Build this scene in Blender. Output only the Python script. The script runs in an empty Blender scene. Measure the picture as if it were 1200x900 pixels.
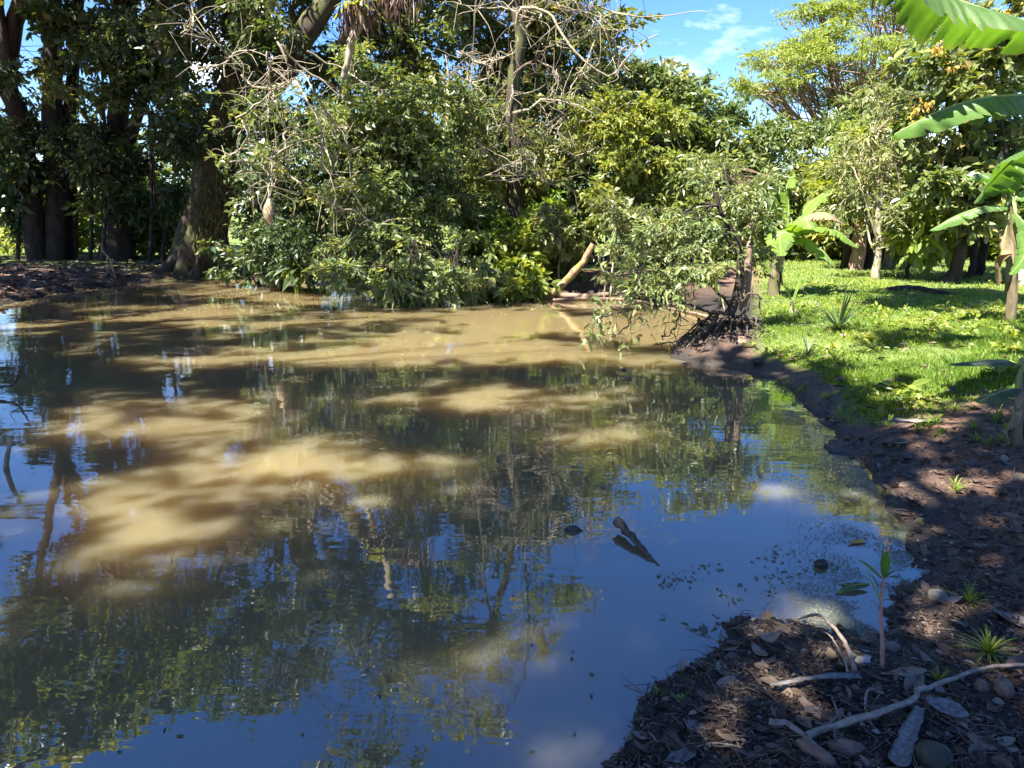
import bpy, math
import numpy as np
from mathutils import Vector

# ------------------------------------------------------------------ camera, sky, sun, exposure
scene = bpy.context.scene
FPX, HOR, CAMZ = 873.0, 255.0, 1.7
PITCH = math.atan((450.0 - HOR) / FPX)
cam_d = bpy.data.cameras.new('camera')
cam_d.sensor_width = 36.0
cam_d.lens = 36.0 * FPX / 1200.0
cam_d.clip_start = 0.05
cam_d.clip_end = 3000.0
cam = bpy.data.objects.new('camera', cam_d)
scene.collection.objects.link(cam)
cam.location = (0, 0, CAMZ)
cam.rotation_euler = (math.pi / 2 - PITCH, 0, 0)
scene.camera = cam

SUN_EL = math.radians(55.0)
SUN_AZ = Vector((-0.74, -0.67, 0)).normalized()
world = bpy.data.worlds.new('World')
scene.world = world
world.use_nodes = True
wn, wl = world.node_tree.nodes, world.node_tree.links
wn.clear()
w_out = wn.new('ShaderNodeOutputWorld')
w_bg = wn.new('ShaderNodeBackground')
w_bg.inputs['Strength'].default_value = 0.058
w_sky = wn.new('ShaderNodeTexSky')
w_sky.sky_type = 'NISHITA'
w_sky.sun_disc = False
w_sky.sun_elevation = SUN_EL
w_sky.sun_rotation = math.atan2(SUN_AZ.x, SUN_AZ.y)
w_sky.air_density = 1.0
w_sky.dust_density = 0.25
w_sky.ozone_density = 5.0
# broken white cloud, thicker towards the horizon
w_tc = wn.new('ShaderNodeTexCoord')
w_map = wn.new('ShaderNodeMapping')
w_map.inputs['Scale'].default_value = (1.0, 1.0, 2.6)
w_map.inputs['Location'].default_value = (0.35, 0.1, 0.0)
w_noise = wn.new('ShaderNodeTexNoise')
w_noise.inputs['Scale'].default_value = 3.2
w_noise.inputs['Detail'].default_value = 7.0
w_noise.inputs['Roughness'].default_value = 0.58
w_sep = wn.new('ShaderNodeSeparateXYZ')
w_el = wn.new('ShaderNodeMapRange')
w_el.inputs['From Min'].default_value = 0.0
w_el.inputs['From Max'].default_value = 0.30
w_el.inputs['To Min'].default_value = 0.22
w_el.inputs['To Max'].default_value = 0.0
w_add = wn.new('ShaderNodeMath'); w_add.operation = 'ADD'
w_ramp = wn.new('ShaderNodeValToRGB')
w_ramp.color_ramp.elements[0].position = 0.645
w_ramp.color_ramp.elements[1].position = 0.84
w_mix = wn.new('ShaderNodeMix'); w_mix.data_type = 'RGBA'
w_mix.inputs['B'].default_value = (8.6, 8.9, 9.3, 1)
wl.new(w_tc.outputs['Generated'], w_map.inputs['Vector'])
wl.new(w_map.outputs['Vector'], w_noise.inputs['Vector'])
wl.new(w_tc.outputs['Generated'], w_sep.inputs[0])
wl.new(w_sep.outputs['Z'], w_el.inputs['Value'])
wl.new(w_noise.outputs['Fac'], w_add.inputs[0])
wl.new(w_el.outputs['Result'], w_add.inputs[1])
wl.new(w_add.outputs[0], w_ramp.inputs['Fac'])
wl.new(w_ramp.outputs['Color'], w_mix.inputs['Factor'])
w_hs = wn.new('ShaderNodeHueSaturation'); w_hs.inputs['Saturation'].default_value = 1.25; w_hs.inputs['Hue'].default_value = 0.514
wl.new(w_sky.outputs['Color'], w_hs.inputs['Color'])
wl.new(w_hs.outputs['Color'], w_mix.inputs['A'])
wl.new(w_mix.outputs['Result'], w_bg.inputs['Color'])
wl.new(w_bg.outputs[0], w_out.inputs['Surface'])

sun_d = bpy.data.lights.new('sun', 'SUN')
sun_d.energy = 5.0
sun_d.angle = math.radians(0.53)
sun_d.color = (1.0, 0.95, 0.86)
sun = bpy.data.objects.new('sun', sun_d)
scene.collection.objects.link(sun)
SUN_DIR = Vector((SUN_AZ.x * math.cos(SUN_EL), SUN_AZ.y * math.cos(SUN_EL), math.sin(SUN_EL)))
sun.rotation_euler = SUN_DIR.to_track_quat('Z', 'Y').to_euler()
sun.location = SUN_DIR * 60

vs = scene.view_settings
vs.view_transform = 'Standard'
vs.look = 'None'
vs.exposure = 2.5
vs.gamma = 1.0
vs.use_curve_mapping = False
cy = scene.cycles
cy.max_bounces = 6
cy.diffuse_bounces = 3
cy.glossy_bounces = 3
cy.transmission_bounces = 4
cy.transparent_max_bounces = 4
cy.caustics_reflective = False
cy.caustics_refractive = False
cy.sample_clamp_indirect = 6.0
cy.use_denoising = True

# ------------------------------------------------------------------ projection helpers
cp, sp = math.cos(PITCH), math.sin(PITCH)
def ray(px, py):
    u = (px - 600.0) / FPX; v = (450.0 - py) / FPX
    return np.array([u, cp + v * sp, -sp + v * cp])
def G(px, py, z=0.0):                       # the point of height z seen at a pixel of the photograph
    d = ray(px, py)
    t = (z - CAMZ) / d[2]
    return np.array([d[0] * t, d[1] * t, z])
def D(px, py, y):                           # the point at depth y
    d = ray(px, py)
    t = y / d[1]
    return np.array([d[0] * t, y, CAMZ + d[2] * t])

# ------------------------------------------------------------------ noise
_h = np.random.RandomState(7).rand(256, 256)
def vnoise(x, y):
    xi = np.floor(x).astype(int); yi = np.floor(y).astype(int)
    fx = x - xi; fy = y - yi
    fx = fx * fx * (3 - 2 * fx); fy = fy * fy * (3 - 2 * fy)
    a = _h[xi & 255, yi & 255]; b = _h[(xi + 1) & 255, yi & 255]
    c = _h[xi & 255, (yi + 1) & 255]; d = _h[(xi + 1) & 255, (yi + 1) & 255]
    return (a * (1 - fx) + b * fx) * (1 - fy) + (c * (1 - fx) + d * fx) * fy
def fbm(x, y, o=4):
    s = 0; a = 0.5
    for i in range(o):
        s = s + a * (vnoise(x + 17.3 * i, y + 9.1 * i) - 0.5); x = x * 2.03; y = y * 2.03; a *= 0.5
    return s * 2

# ------------------------------------------------------------------ mesh helpers
col = scene.collection
class MB:
    """collects triangles / quads as numpy blocks and links them as one mesh object"""
    def __init__(self):
        self.v, self.f, self.n, self.nv, self.a = [], [], [], 0, []
    def add(self, verts, faces, attr=0.5):
        verts = np.asarray(verts, float); faces = np.asarray(faces, int)
        self.v.append(verts)
        self.f.append((faces + self.nv).ravel())
        self.n.append(np.full(len(faces), faces.shape[1], int))
        self.a.append(np.broadcast_to(np.asarray(attr, float), (len(faces),)))
        self.nv += len(verts)
    def tube(self, pts, rad, seg=6, rough=0.0, rng=None, cap=True):
        pts = np.asarray(pts, float); n = len(pts)
        rad = np.broadcast_to(np.asarray(rad, float), (n,))
        t = np.gradient(pts, axis=0); t /= np.linalg.norm(t, axis=1)[:, None] + 1e-9
        ref = np.array([0.13, 0.21, 0.97]) if abs(t[0][2]) < 0.9 else np.array([0.97, 0.2, 0.1])
        a = np.cross(t, ref); a /= np.linalg.norm(a, axis=1)[:, None] + 1e-9
        b = np.cross(t, a)
        th = np.linspace(0, 2 * np.pi, seg, endpoint=False)
        r = rad[:, None] * np.ones((n, seg))
        if rough and rng is not None:
            ridge = 1 + rough * rng.normal(size=(1, seg)) * 0.7 + rough * rng.normal(size=(n, seg)) * 0.5
            r = r * ridge
        ring = pts[:, None, :] + (np.cos(th)[None, :, None] * a[:, None, :] + np.sin(th)[None, :, None] * b[:, None, :]) * r[:, :, None]
        idx = np.arange(n * seg).reshape(n, seg)
        q = np.stack([idx[:-1], np.roll(idx[:-1], -1, 1), np.roll(idx[1:], -1, 1), idx[1:]], -1).reshape(-1, 4)
        self.add(ring.reshape(-1, 3), q)
        if cap:
            for k, i in ((0, 0), (n - 1, n - 1)):
                vv = np.vstack([ring[i], pts[i][None]])
                s = np.arange(seg)
                ff = np.stack([s, np.roll(s, -1), np.full(seg, seg)], -1)
                self.add(vv, ff if k else ff[:, ::-1])
    def build(self, name, mat, parent=None, smooth=True, origin=None):
        me = bpy.data.meshes.new(name)
        if self.v:
            v = np.concatenate(self.v); f = np.concatenate(self.f); n = np.concatenate(self.n)
            if origin is not None: v = v - np.asarray(origin)
            me.vertices.add(len(v)); me.vertices.foreach_set('co', v.astype(np.float32).ravel())
            me.loops.add(len(f)); me.loops.foreach_set('vertex_index', f.astype(np.int32))
            me.polygons.add(len(n))
            me.polygons.foreach_set('loop_start', np.concatenate([[0], np.cumsum(n)[:-1]]).astype(np.int32))
            me.polygons.foreach_set('use_smooth', np.full(len(n), smooth))
            me.update(calc_edges=True)
            at = me.attributes.new('v', 'FLOAT', 'FACE')
            at.data.foreach_set('value', np.concatenate(self.a).astype(np.float32))
        me.materials.append(mat)
        o = bpy.data.objects.new(name, me)
        col.objects.link(o)
        if origin is not None: o.location = origin
        if parent is not None:
            o.parent = parent
            o.matrix_parent_inverse = parent.matrix_world.inverted()
        return o

def thing(name, label, cat, loc, group=None):
    o = bpy.data.objects.new(name, None); col.objects.link(o)
    o.empty_display_size = 0.1
    o.location = loc
    bpy_mw[o.name] = loc
    o.matrix_world.translation = Vector(loc)
    tag(o, label, cat, group)
    return o
bpy_mw = {}
def tag(o, label, cat, group=None):
    o['label'] = label; o['category'] = cat
    if group: o['group'] = group
    return o

def spline(ctrl, n=24, wig=0.0, rng=None):
    """Catmull-Rom through the control points"""
    c = np.asarray(ctrl, float)
    if len(c) == 2: c = np.vstack([c[0], (c[0] + c[1]) / 2, c[1]])
    p = np.vstack([2 * c[0] - c[1], c, 2 * c[-1] - c[-2]])
    m = len(c) - 1
    out = []
    for t in np.linspace(0, m, n):
        i = min(int(t), m - 1); u = t - i
        p0, p1, p2, p3 = p[i], p[i + 1], p[i + 2], p[i + 3]
        out.append(0.5 * ((2 * p1) + (-p0 + p2) * u + (2 * p0 - 5 * p1 + 4 * p2 - p3) * u * u + (-p0 + 3 * p1 - 3 * p2 + p3) * u ** 3))
    out = np.array(out)
    if wig and rng is not None:
        w = rng.normal(size=out.shape) * wig
        w[0] = 0; w[-1] = 0
        k = np.ones(3) / 3
        for j in range(3): w[:, j] = np.convolve(w[:, j], k, 'same')
        out = out + w
    return out
def taper(r0, r1, n, p=1.0): return r0 + (r1 - r0) * np.linspace(0, 1, n) ** p

def nrm(a): return a / (np.linalg.norm(a, axis=-1, keepdims=True) + 1e-9)

def leaf_block(mb, pos, d, nor, L, asp, att, hexa=False, fold=0.18, curl=0.12):
    """leaf-shaped faces: base, two flanks, tip; hexa gives a rounder, six-cornered leaf"""
    N = len(pos); L = np.broadcast_to(L, (N,))[:, None]; W = L * np.broadcast_to(asp, (N,))[:, None]
    d = nrm(d); side = nrm(np.cross(nor, d)); nn = np.cross(d, side)
    i = np.arange(N)
    if not hexa:
        V = np.stack([pos, pos + d * L * 0.45 + side * W / 2 + nn * W * fold, pos + d * L - nn * L * curl,
                      pos + d * L * 0.45 - side * W / 2 + nn * W * fold], 1).reshape(-1, 3)
        F = np.concatenate([np.stack([4 * i, 4 * i + 2, 4 * i + 1], -1), np.stack([4 * i, 4 * i + 3, 4 * i + 2], -1)])
        mb.add(V, F, np.concatenate([att, att]))
    else:
        V = np.stack([pos, pos + d * L * 0.30 + side * W * 0.46 + nn * W * fold, pos + d * L * 0.68 + side * W * 0.40 + nn * (W * fold - L * curl * 0.4),
                      pos + d * L - nn * L * curl,
                      pos + d * L * 0.68 - side * W * 0.40 + nn * (W * fold - L * curl * 0.4), pos + d * L * 0.30 - side * W * 0.46 + nn * W * fold], 1).reshape(-1, 3)
        F = np.concatenate([np.stack([6 * i, 6 * i + 3, 6 * i + 2, 6 * i + 1], -1), np.stack([6 * i, 6 * i + 5, 6 * i + 4, 6 * i + 3], -1)])
        mb.add(V, F, np.concatenate([att, att]))

def cluster_leaves(mb, cen, per, spread, size, asp, rng, droop=0.25, hexa=False, up=0.75, tone=None):
    """leaves set along drooping sprays that start from each cluster's twig"""
    cen = np.asarray(cen); m = len(cen)
    if m == 0: return
    spread = np.asarray(spread); K = max(3, per // 11)
    sd = rng.normal(size=(m, K, 3)) * [1, 1, 0.75]; sd = nrm(sd); sd[..., 2] -= droop * 0.5
    sl = spread * 2.3 * rng.uniform(0.45, 1.25, (m, K, 1))
    so = cen[:, None] + rng.normal(size=(m, K, 3)) * spread * 0.35
    N = m * per
    ci = np.repeat(np.arange(m), per); ki = rng.randint(0, K, N)
    t = rng.rand(N)[:, None] ** 0.75
    D_ = sd[ci, ki]; S_ = sl[ci, ki]
    pos = so[ci, ki] + D_ * S_ * t + rng.normal(size=(N, 3)) * spread * 0.16
    pos[:, 2] -= (t[:, 0] ** 2) * S_[:, 0] * droop * 0.7
    d = nrm(D_) * 0.8 + nrm(rng.normal(size=(N, 3)) * [1, 1, 0.5]) * 0.85
    d[:, 2] -= droop
    nor = nrm(rng.normal(size=(N, 3)) * 0.55 + np.array([0, 0, up]))
    ct = rng.rand(m) if tone is None else tone
    att = np.clip(0.5 * rng.rand(N) + 0.5 * ct[ci], 0, 1)
    cs = np.exp(rng.normal(size=m) * 0.18)[ci]
    leaf_block(mb, pos, d, nor, size * cs * np.clip(np.exp(rng.normal(size=N) * 0.36), 0.35, 2.0), asp * rng.uniform(0.7, 1.3, N), att, hexa)

# ------------------------------------------------------------------ materials
def newmat(name):
    m = bpy.data.materials.new(name); m.use_nodes = True
    nt = m.node_tree; nt.nodes.clear()
    return m, nt.nodes, nt.links
def ramp(nodes, stops):
    r = nodes.new('ShaderNodeValToRGB'); e = r.color_ramp.elements
    while len(e) < len(stops): e.new(0.5)
    for k, (p, c) in enumerate(stops):
        e[k].position = p; e[k].color = (*c, 1)
    return r
def leaf_mat(name, stops, transl=0.35, rough=0.42, tcol=None, spec=0.5):
    m, n, l = newmat(name)
    out = n.new('ShaderNodeOutputMaterial')
    at = n.new('ShaderNodeAttribute'); at.attribute_name = 'v'
    r = ramp(n, stops); l.new(at.outputs['Fac'], r.inputs['Fac'])
    oi = n.new('ShaderNodeObjectInfo')
    hs = n.new('ShaderNodeHueSaturation')
    mr = n.new('ShaderNodeMapRange'); mr.inputs['To Min'].default_value = 0.485; mr.inputs['To Max'].default_value = 0.515
    l.new(oi.outputs['Random'], mr.inputs['Value']); l.new(mr.outputs[0], hs.inputs['Hue'])
    l.new(r.outputs['Color'], hs.inputs['Color'])
    p = n.new('ShaderNodeBsdfPrincipled'); p.inputs['Roughness'].default_value = rough
    p.inputs['Specular IOR Level'].default_value = spec
    l.new(hs.outputs['Color'], p.inputs['Base Color'])
    t = n.new('ShaderNodeBsdfTranslucent')
    mx = n.new('ShaderNodeMix'); mx.data_type = 'RGBA'; mx.blend_type = 'MULTIPLY'; mx.inputs['Factor'].default_value = 1.0
    mx.inputs['B'].default_value = (*(tcol or (1.9, 1.75, 0.5)), 1)
    l.new(hs.outputs['Color'], mx.inputs['A']); l.new(mx.outputs['Result'], t.inputs['Color'])
    ms = n.new('ShaderNodeMixShader'); ms.inputs['Fac'].default_value = transl
    l.new(p.outputs[0], ms.inputs[1]); l.new(t.outputs[0], ms.inputs[2]); l.new(ms.outputs[0], out.inputs['Surface'])
    return m
def bark_mat(name, c1, c2, scale=9.0, moss=None, moss_amt=0.5, rough=0.85, bump=0.5, stretch=0.22):
    m, n, l = newmat(name)
    out = n.new('ShaderNodeOutputMaterial'); p = n.new('ShaderNodeBsdfPrincipled'); p.inputs['Roughness'].default_value = rough
    p.inputs['Specular IOR Level'].default_value = 0.25
    geo = n.new('ShaderNodeNewGeometry'); mp = n.new('ShaderNodeMapping'); mp.inputs['Scale'].default_value = (1, 1, stretch)
    l.new(geo.outputs['Position'], mp.inputs['Vector'])
    nz = n.new('ShaderNodeTexNoise'); nz.inputs['Scale'].default_value = scale; nz.inputs['Detail'].default_value = 6; nz.inputs['Roughness'].default_value = 0.65
    l.new(mp.outputs[0], nz.inputs['Vector'])
    r = ramp(n, [(0.32, c1), (0.68, c2)]); l.new(nz.outputs['Fac'], r.inputs['Fac'])
    colr = r.outputs['Color']
    if moss:
        n2 = n.new('ShaderNodeTexNoise'); n2.inputs['Scale'].default_value = scale * 0.35; n2.inputs['Detail'].default_value = 5
        l.new(geo.outputs['Position'], n2.inputs['Vector'])
        r2 = ramp(n, [(0.62 - 0.3 * moss_amt, (0, 0, 0)), (0.78 - 0.3 * moss_amt, (1, 1, 1))]); l.new(n2.outputs['Fac'], r2.inputs['Fac'])
        mx = n.new('ShaderNodeMix'); mx.data_type = 'RGBA'; mx.inputs['B'].default_value = (*moss, 1)
        l.new(r2.outputs['Color'], mx.inputs['Factor']); l.new(colr, mx.inputs['A']); colr = mx.outputs['Result']
    l.new(colr, p.inputs['Base Color'])
    b = n.new('ShaderNodeBump'); b.inputs['Strength'].default_value = bump; b.inputs['Distance'].default_value = 0.03
    l.new(nz.outputs['Fac'], b.inputs['Height']); l.new(b.outputs[0], p.inputs['Normal'])
    l.new(p.outputs[0], out.inputs['Surface'])
    return m

M = {}
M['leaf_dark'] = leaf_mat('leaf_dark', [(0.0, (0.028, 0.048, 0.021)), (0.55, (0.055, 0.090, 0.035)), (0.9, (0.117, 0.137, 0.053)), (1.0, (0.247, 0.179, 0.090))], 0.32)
M['leaf_mid'] = leaf_mat('leaf_mid', [(0.0, (0.062, 0.092, 0.030)), (0.55, (0.118, 0.157, 0.051)), (0.9, (0.225, 0.223, 0.075)), (1.0, (0.389, 0.262, 0.129))], 0.36)
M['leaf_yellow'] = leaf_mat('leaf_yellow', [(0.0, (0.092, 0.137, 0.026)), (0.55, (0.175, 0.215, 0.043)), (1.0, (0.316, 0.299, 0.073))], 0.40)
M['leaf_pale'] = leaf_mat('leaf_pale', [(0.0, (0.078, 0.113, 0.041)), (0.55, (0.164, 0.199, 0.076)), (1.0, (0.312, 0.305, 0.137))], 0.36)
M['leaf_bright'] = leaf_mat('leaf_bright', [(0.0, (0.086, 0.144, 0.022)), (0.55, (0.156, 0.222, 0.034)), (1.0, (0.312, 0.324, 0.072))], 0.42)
M['leaf_feather'] = leaf_mat('leaf_feather', [(0.0, (0.11, 0.165, 0.040)), (0.55, (0.18, 0.25, 0.06)), (1.0, (0.26, 0.32, 0.10))], 0.42, rough=0.6)
M['grass'] = leaf_mat('grass', [(0.0, (0.086, 0.150, 0.019)), (0.55, (0.166, 0.246, 0.031)), (0.93, (0.274, 0.312, 0.054)), (1.0, (0.432, 0.324, 0.144))], 0.42, rough=0.5)
M['flower'] = leaf_mat('flower', [(0.0, (0.38, 0.26, 0.04)), (1.0, (0.55, 0.42, 0.09))], 0.35, rough=0.6, tcol=(1, 1, 1))
M['dry_leaf'] = leaf_mat('dry_leaf', [(0.0, (0.044, 0.028, 0.020)), (0.4, (0.096, 0.062, 0.041)), (0.75, (0.176, 0.128, 0.090)), (1.0, (0.288, 0.240, 0.197))], 0.12, rough=0.6, tcol=(1.2, 1, 0.7), spec=0.3)
M['dry_frond'] = leaf_mat('dry_frond', [(0.0, (0.10, 0.075, 0.05)), (1.0, (0.32, 0.26, 0.19))], 0.2, rough=0.7, tcol=(1.2, 1, 0.7), spec=0.2)
M['spike'] = leaf_mat('spike', [(0.0, (0.035, 0.060, 0.025)), (1.0, (0.10, 0.14, 0.060))], 0.12, rough=0.4)
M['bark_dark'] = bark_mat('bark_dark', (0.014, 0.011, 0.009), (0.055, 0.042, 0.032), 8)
M['bark_moss'] = bark_mat('bark_moss', (0.020, 0.015, 0.011), (0.075, 0.058, 0.042), 6, moss=(0.060, 0.062, 0.022), moss_amt=0.6)
M['bark_brown'] = bark_mat('bark_brown', (0.09, 0.060, 0.042), (0.24, 0.17, 0.12), 10)
M['bark_pink'] = bark_mat('bark_pink', (0.16, 0.10, 0.072), (0.36, 0.25, 0.18), 9)
M['bark_pale'] = bark_mat('bark_pale', (0.13, 0.105, 0.075), (0.34, 0.29, 0.22), 14, moss=(0.14, 0.15, 0.05), moss_amt=0.35)
M['twig_pale'] = bark_mat('twig_pale', (0.12, 0.098, 0.07), (0.36, 0.31, 0.235), 26, moss=(0.20, 0.19, 0.09), moss_amt=0.35, bump=0.2)
M['twig_dark'] = bark_mat('twig_dark', (0.035, 0.027, 0.020), (0.11, 0.085, 0.062), 20, bump=0.2)
M['log'] = bark_mat('log', (0.13, 0.080, 0.048), (0.33, 0.22, 0.135), 16, moss=(0.15, 0.15, 0.025), moss_amt=0.45, stretch=0.5)
M['driftwood'] = bark_mat('driftwood', (0.014, 0.012, 0.010), (0.13, 0.105, 0.085), 40, rough=0.5, stretch=0.6)
M['dry_root'] = bark_mat('dry_root', (0.16, 0.115, 0.082), (0.36, 0.29, 0.225), 45, bump=0.25, stretch=1)
M['sheath'] = bark_mat('sheath', (0.075, 0.065, 0.058), (0.25, 0.23, 0.21), 60, bump=0.3, stretch=1, rough=0.6)
M['stone'] = bark_mat('stone', (0.10, 0.082, 0.068), (0.25, 0.21, 0.175), 18, bump=0.35, stretch=1)
M['stone_dark'] = bark_mat('stone_dark', (0.012, 0.012, 0.012), (0.05, 0.045, 0.04), 20, bump=0.5, stretch=1, rough=0.5)
M['stone_moss'] = bark_mat('stone_moss', (0.03, 0.03, 0.022), (0.09, 0.085, 0.06), 20, bump=0.5, stretch=1, moss=(0.06, 0.07, 0.02), moss_amt=0.7)
M['husk'] = bark_mat('husk', (0.10, 0.058, 0.040), (0.27, 0.165, 0.115), 26, bump=0.35, stretch=1, rough=0.65)
M['shell'] = bark_mat('shell', (0.20, 0.17, 0.15), (0.52, 0.48, 0.44), 30, bump=0.3, stretch=1, rough=0.6)
M['nest'] = bark_mat('nest', (0.26, 0.18, 0.10), (0.52, 0.40, 0.26), 60, bump=0.8, stretch=0.3)
M['stem_pink'] = bark_mat('stem_pink', (0.26, 0.12, 0.085), (0.44, 0.26, 0.19), 60, bump=0.15, stretch=0.6, rough=0.55)
M['pseudostem'] = bark_mat('pseudostem', (0.055, 0.042, 0.026), (0.17, 0.13, 0.08), 16, moss=(0.085, 0.095, 0.035), moss_amt=0.55, rough=0.55, bump=0.25)
M['plaster'] = bark_mat('plaster', (0.24, 0.205, 0.185), (0.36, 0.32, 0.29), 6, bump=0.1, stretch=1)
M['roof'] = bark_mat('roof', (0.22, 0.21, 0.20), (0.40, 0.38, 0.36), 5, bump=0.1, stretch=1)
def banana_mat(name, c1, c2, tc, transl=0.38, rough=0.36):
    m, n, l = newmat(name)
    out = n.new('ShaderNodeOutputMaterial'); p = n.new('ShaderNodeBsdfPrincipled'); p.inputs['Roughness'].default_value = rough
    uv = n.new('ShaderNodeUVMap')
    wv = n.new('ShaderNodeTexWave'); wv.wave_type = 'BANDS'; wv.bands_direction = 'X'; wv.inputs['Scale'].default_value = 12; wv.inputs['Distortion'].default_value = 0.6; wv.inputs['Detail'].default_value = 2
    l.new(uv.outputs[0], wv.inputs['Vector'])
    nz = n.new('ShaderNodeTexNoise'); nz.inputs['Scale'].default_value = 3; nz.inputs['Detail'].default_value = 4
    l.new(uv.outputs[0], nz.inputs['Vector'])
    ad = n.new('ShaderNodeMath'); ad.operation = 'MULTIPLY_ADD'; ad.inputs[1].default_value = 0.30
    l.new(wv.outputs['Fac'], ad.inputs[0]); l.new(nz.outputs['Fac'], ad.inputs[2])
    r = ramp(n, [(0.25, c1), (0.95, c2)]); l.new(ad.outputs[0], r.inputs['Fac'])
    sx = n.new('ShaderNodeSeparateXYZ'); l.new(uv.outputs[0], sx.inputs[0])
    ab = n.new('ShaderNodeMath'); ab.operation = 'ABSOLUTE'; l.new(sx.outputs['Y'], ab.inputs[0])
    n3 = n.new('ShaderNodeTexNoise'); n3.inputs['Scale'].default_value = 5; n3.inputs['Detail'].default_value = 5; l.new(uv.outputs[0], n3.inputs['Vector'])
    e1 = n.new('ShaderNodeMath'); e1.operation = 'MULTIPLY_ADD'; e1.inputs[1].default_value = 0.55; l.new(n3.outputs['Fac'], e1.inputs[0]); l.new(ab.outputs[0], e1.inputs[2])
    er = ramp(n, [(0.0, (0, 0, 0)), (1.0, (1, 1, 1))]); er.color_ramp.elements[0].position = 0.0
    e2 = n.new('ShaderNodeMapRange'); e2.inputs['From Min'].default_value = 1.25; e2.inputs['From Max'].default_value = 1.36; l.new(e1.outputs[0], e2.inputs['Value'])
    em = n.new('ShaderNodeMix'); em.data_type = 'RGBA'; em.inputs['B'].default_value = (0.17, 0.115, 0.05, 1); l.new(e2.outputs[0], em.inputs['Factor']); l.new(r.outputs['Color'], em.inputs['A'])
    n.remove(er)
    class _O: pass
    r = _O(); r.outputs = {'Color': em.outputs['Result']}
    l.new(r.outputs['Color'], p.inputs['Base Color'])
    b = n.new('ShaderNodeBump'); b.inputs['Strength'].default_value = 0.5; b.inputs['Distance'].default_value = 0.01
    l.new(wv.outputs['Fac'], b.inputs['Height']); l.new(b.outputs[0], p.inputs['Normal'])
    t = n.new('ShaderNodeBsdfTranslucent')
    mx = n.new('ShaderNodeMix'); mx.data_type = 'RGBA'; mx.blend_type = 'MULTIPLY'; mx.inputs['Factor'].default_value = 1
    mx.inputs['B'].default_value = (*tc, 1); l.new(r.outputs['Color'], mx.inputs['A']); l.new(mx.outputs['Result'], t.inputs['Color'])
    ms = n.new('ShaderNodeMixShader'); ms.inputs['Fac'].default_value = transl
    l.new(p.outputs[0], ms.inputs[1]); l.new(t.outputs[0], ms.inputs[2]); l.new(ms.outputs[0], out.inputs['Surface'])
    return m
M['banana'] = banana_mat('banana', (0.055, 0.125, 0.022), (0.12, 0.21, 0.045), (1.7, 1.9, 0.5))
M['banana_dark'] = banana_mat('banana_dark', (0.028, 0.070, 0.022), (0.06, 0.115, 0.035), (1.5, 1.7, 0.5), 0.25)
M['banana_pale'] = banana_mat('banana_pale', (0.10, 0.19, 0.028), (0.20, 0.30, 0.05), (1.6, 1.7, 0.5))
M['banana_dry'] = banana_mat('banana_dry', (0.14, 0.11, 0.06), (0.34, 0.26, 0.14), (1.3, 1.1, 0.6), 0.25, 0.6)

# ------------------------------------------------------------------ the pond outline and the ground
shore_px = [(600, 960), (690, 905), (733, 868), (738, 838), (770, 806), (800, 786), (836, 764), (832, 728), (868, 716), (940, 724), (1010, 742),
            (1048, 728), (1066, 670), (1052, 620), (1020, 574), (988, 530), (962, 498), (935, 468), (908, 446), (884, 436),
            (852, 432), (806, 430), (780, 416), (800, 402), (850, 388), (862, 376), (800, 356), (740, 350), (700, 346), (640, 347),
            (570, 347), (520, 345), (430, 336), (350, 331), (250, 326), (180, 330), (130, 336), (60, 345), (0, 358), (-70, 372)]
shore = [G(*p)[:2] for p in shore_px]
shore += [np.array(p) for p in [(-13, 9), (-14, 5), (-11, 1), (-6, -0.2), (-2.5, 0.2), (-0.9, 0.9)]]
SH = np.array(shore)
def shore_sdf(x, y):
    """distance to the waterline, positive on land"""
    x = np.atleast_1d(np.asarray(x, float)); y = np.atleast_1d(np.asarray(y, float))
    best = np.full(x.shape, 1e9); ins = np.zeros(x.shape, bool)
    for i in range(len(SH)):
        a = SH[i]; b = SH[(i + 1) % len(SH)]; e = b - a
        t = np.clip(((x - a[0]) * e[0] + (y - a[1]) * e[1]) / (e @ e), 0, 1)
        best = np.minimum(best, (x - a[0] - t * e[0]) ** 2 + (y - a[1] - t * e[1]) ** 2)
        c = ((a[1] > y) != (b[1] > y))
        xx = a[0] + (y - a[1]) / (b[1] - a[1] + 1e-12) * e[0]
        ins ^= c & (x < xx)
    s = np.sqrt(best)
    return np.where(ins, -s, s)
ROOT = G(838, 408, 0.05)
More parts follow.
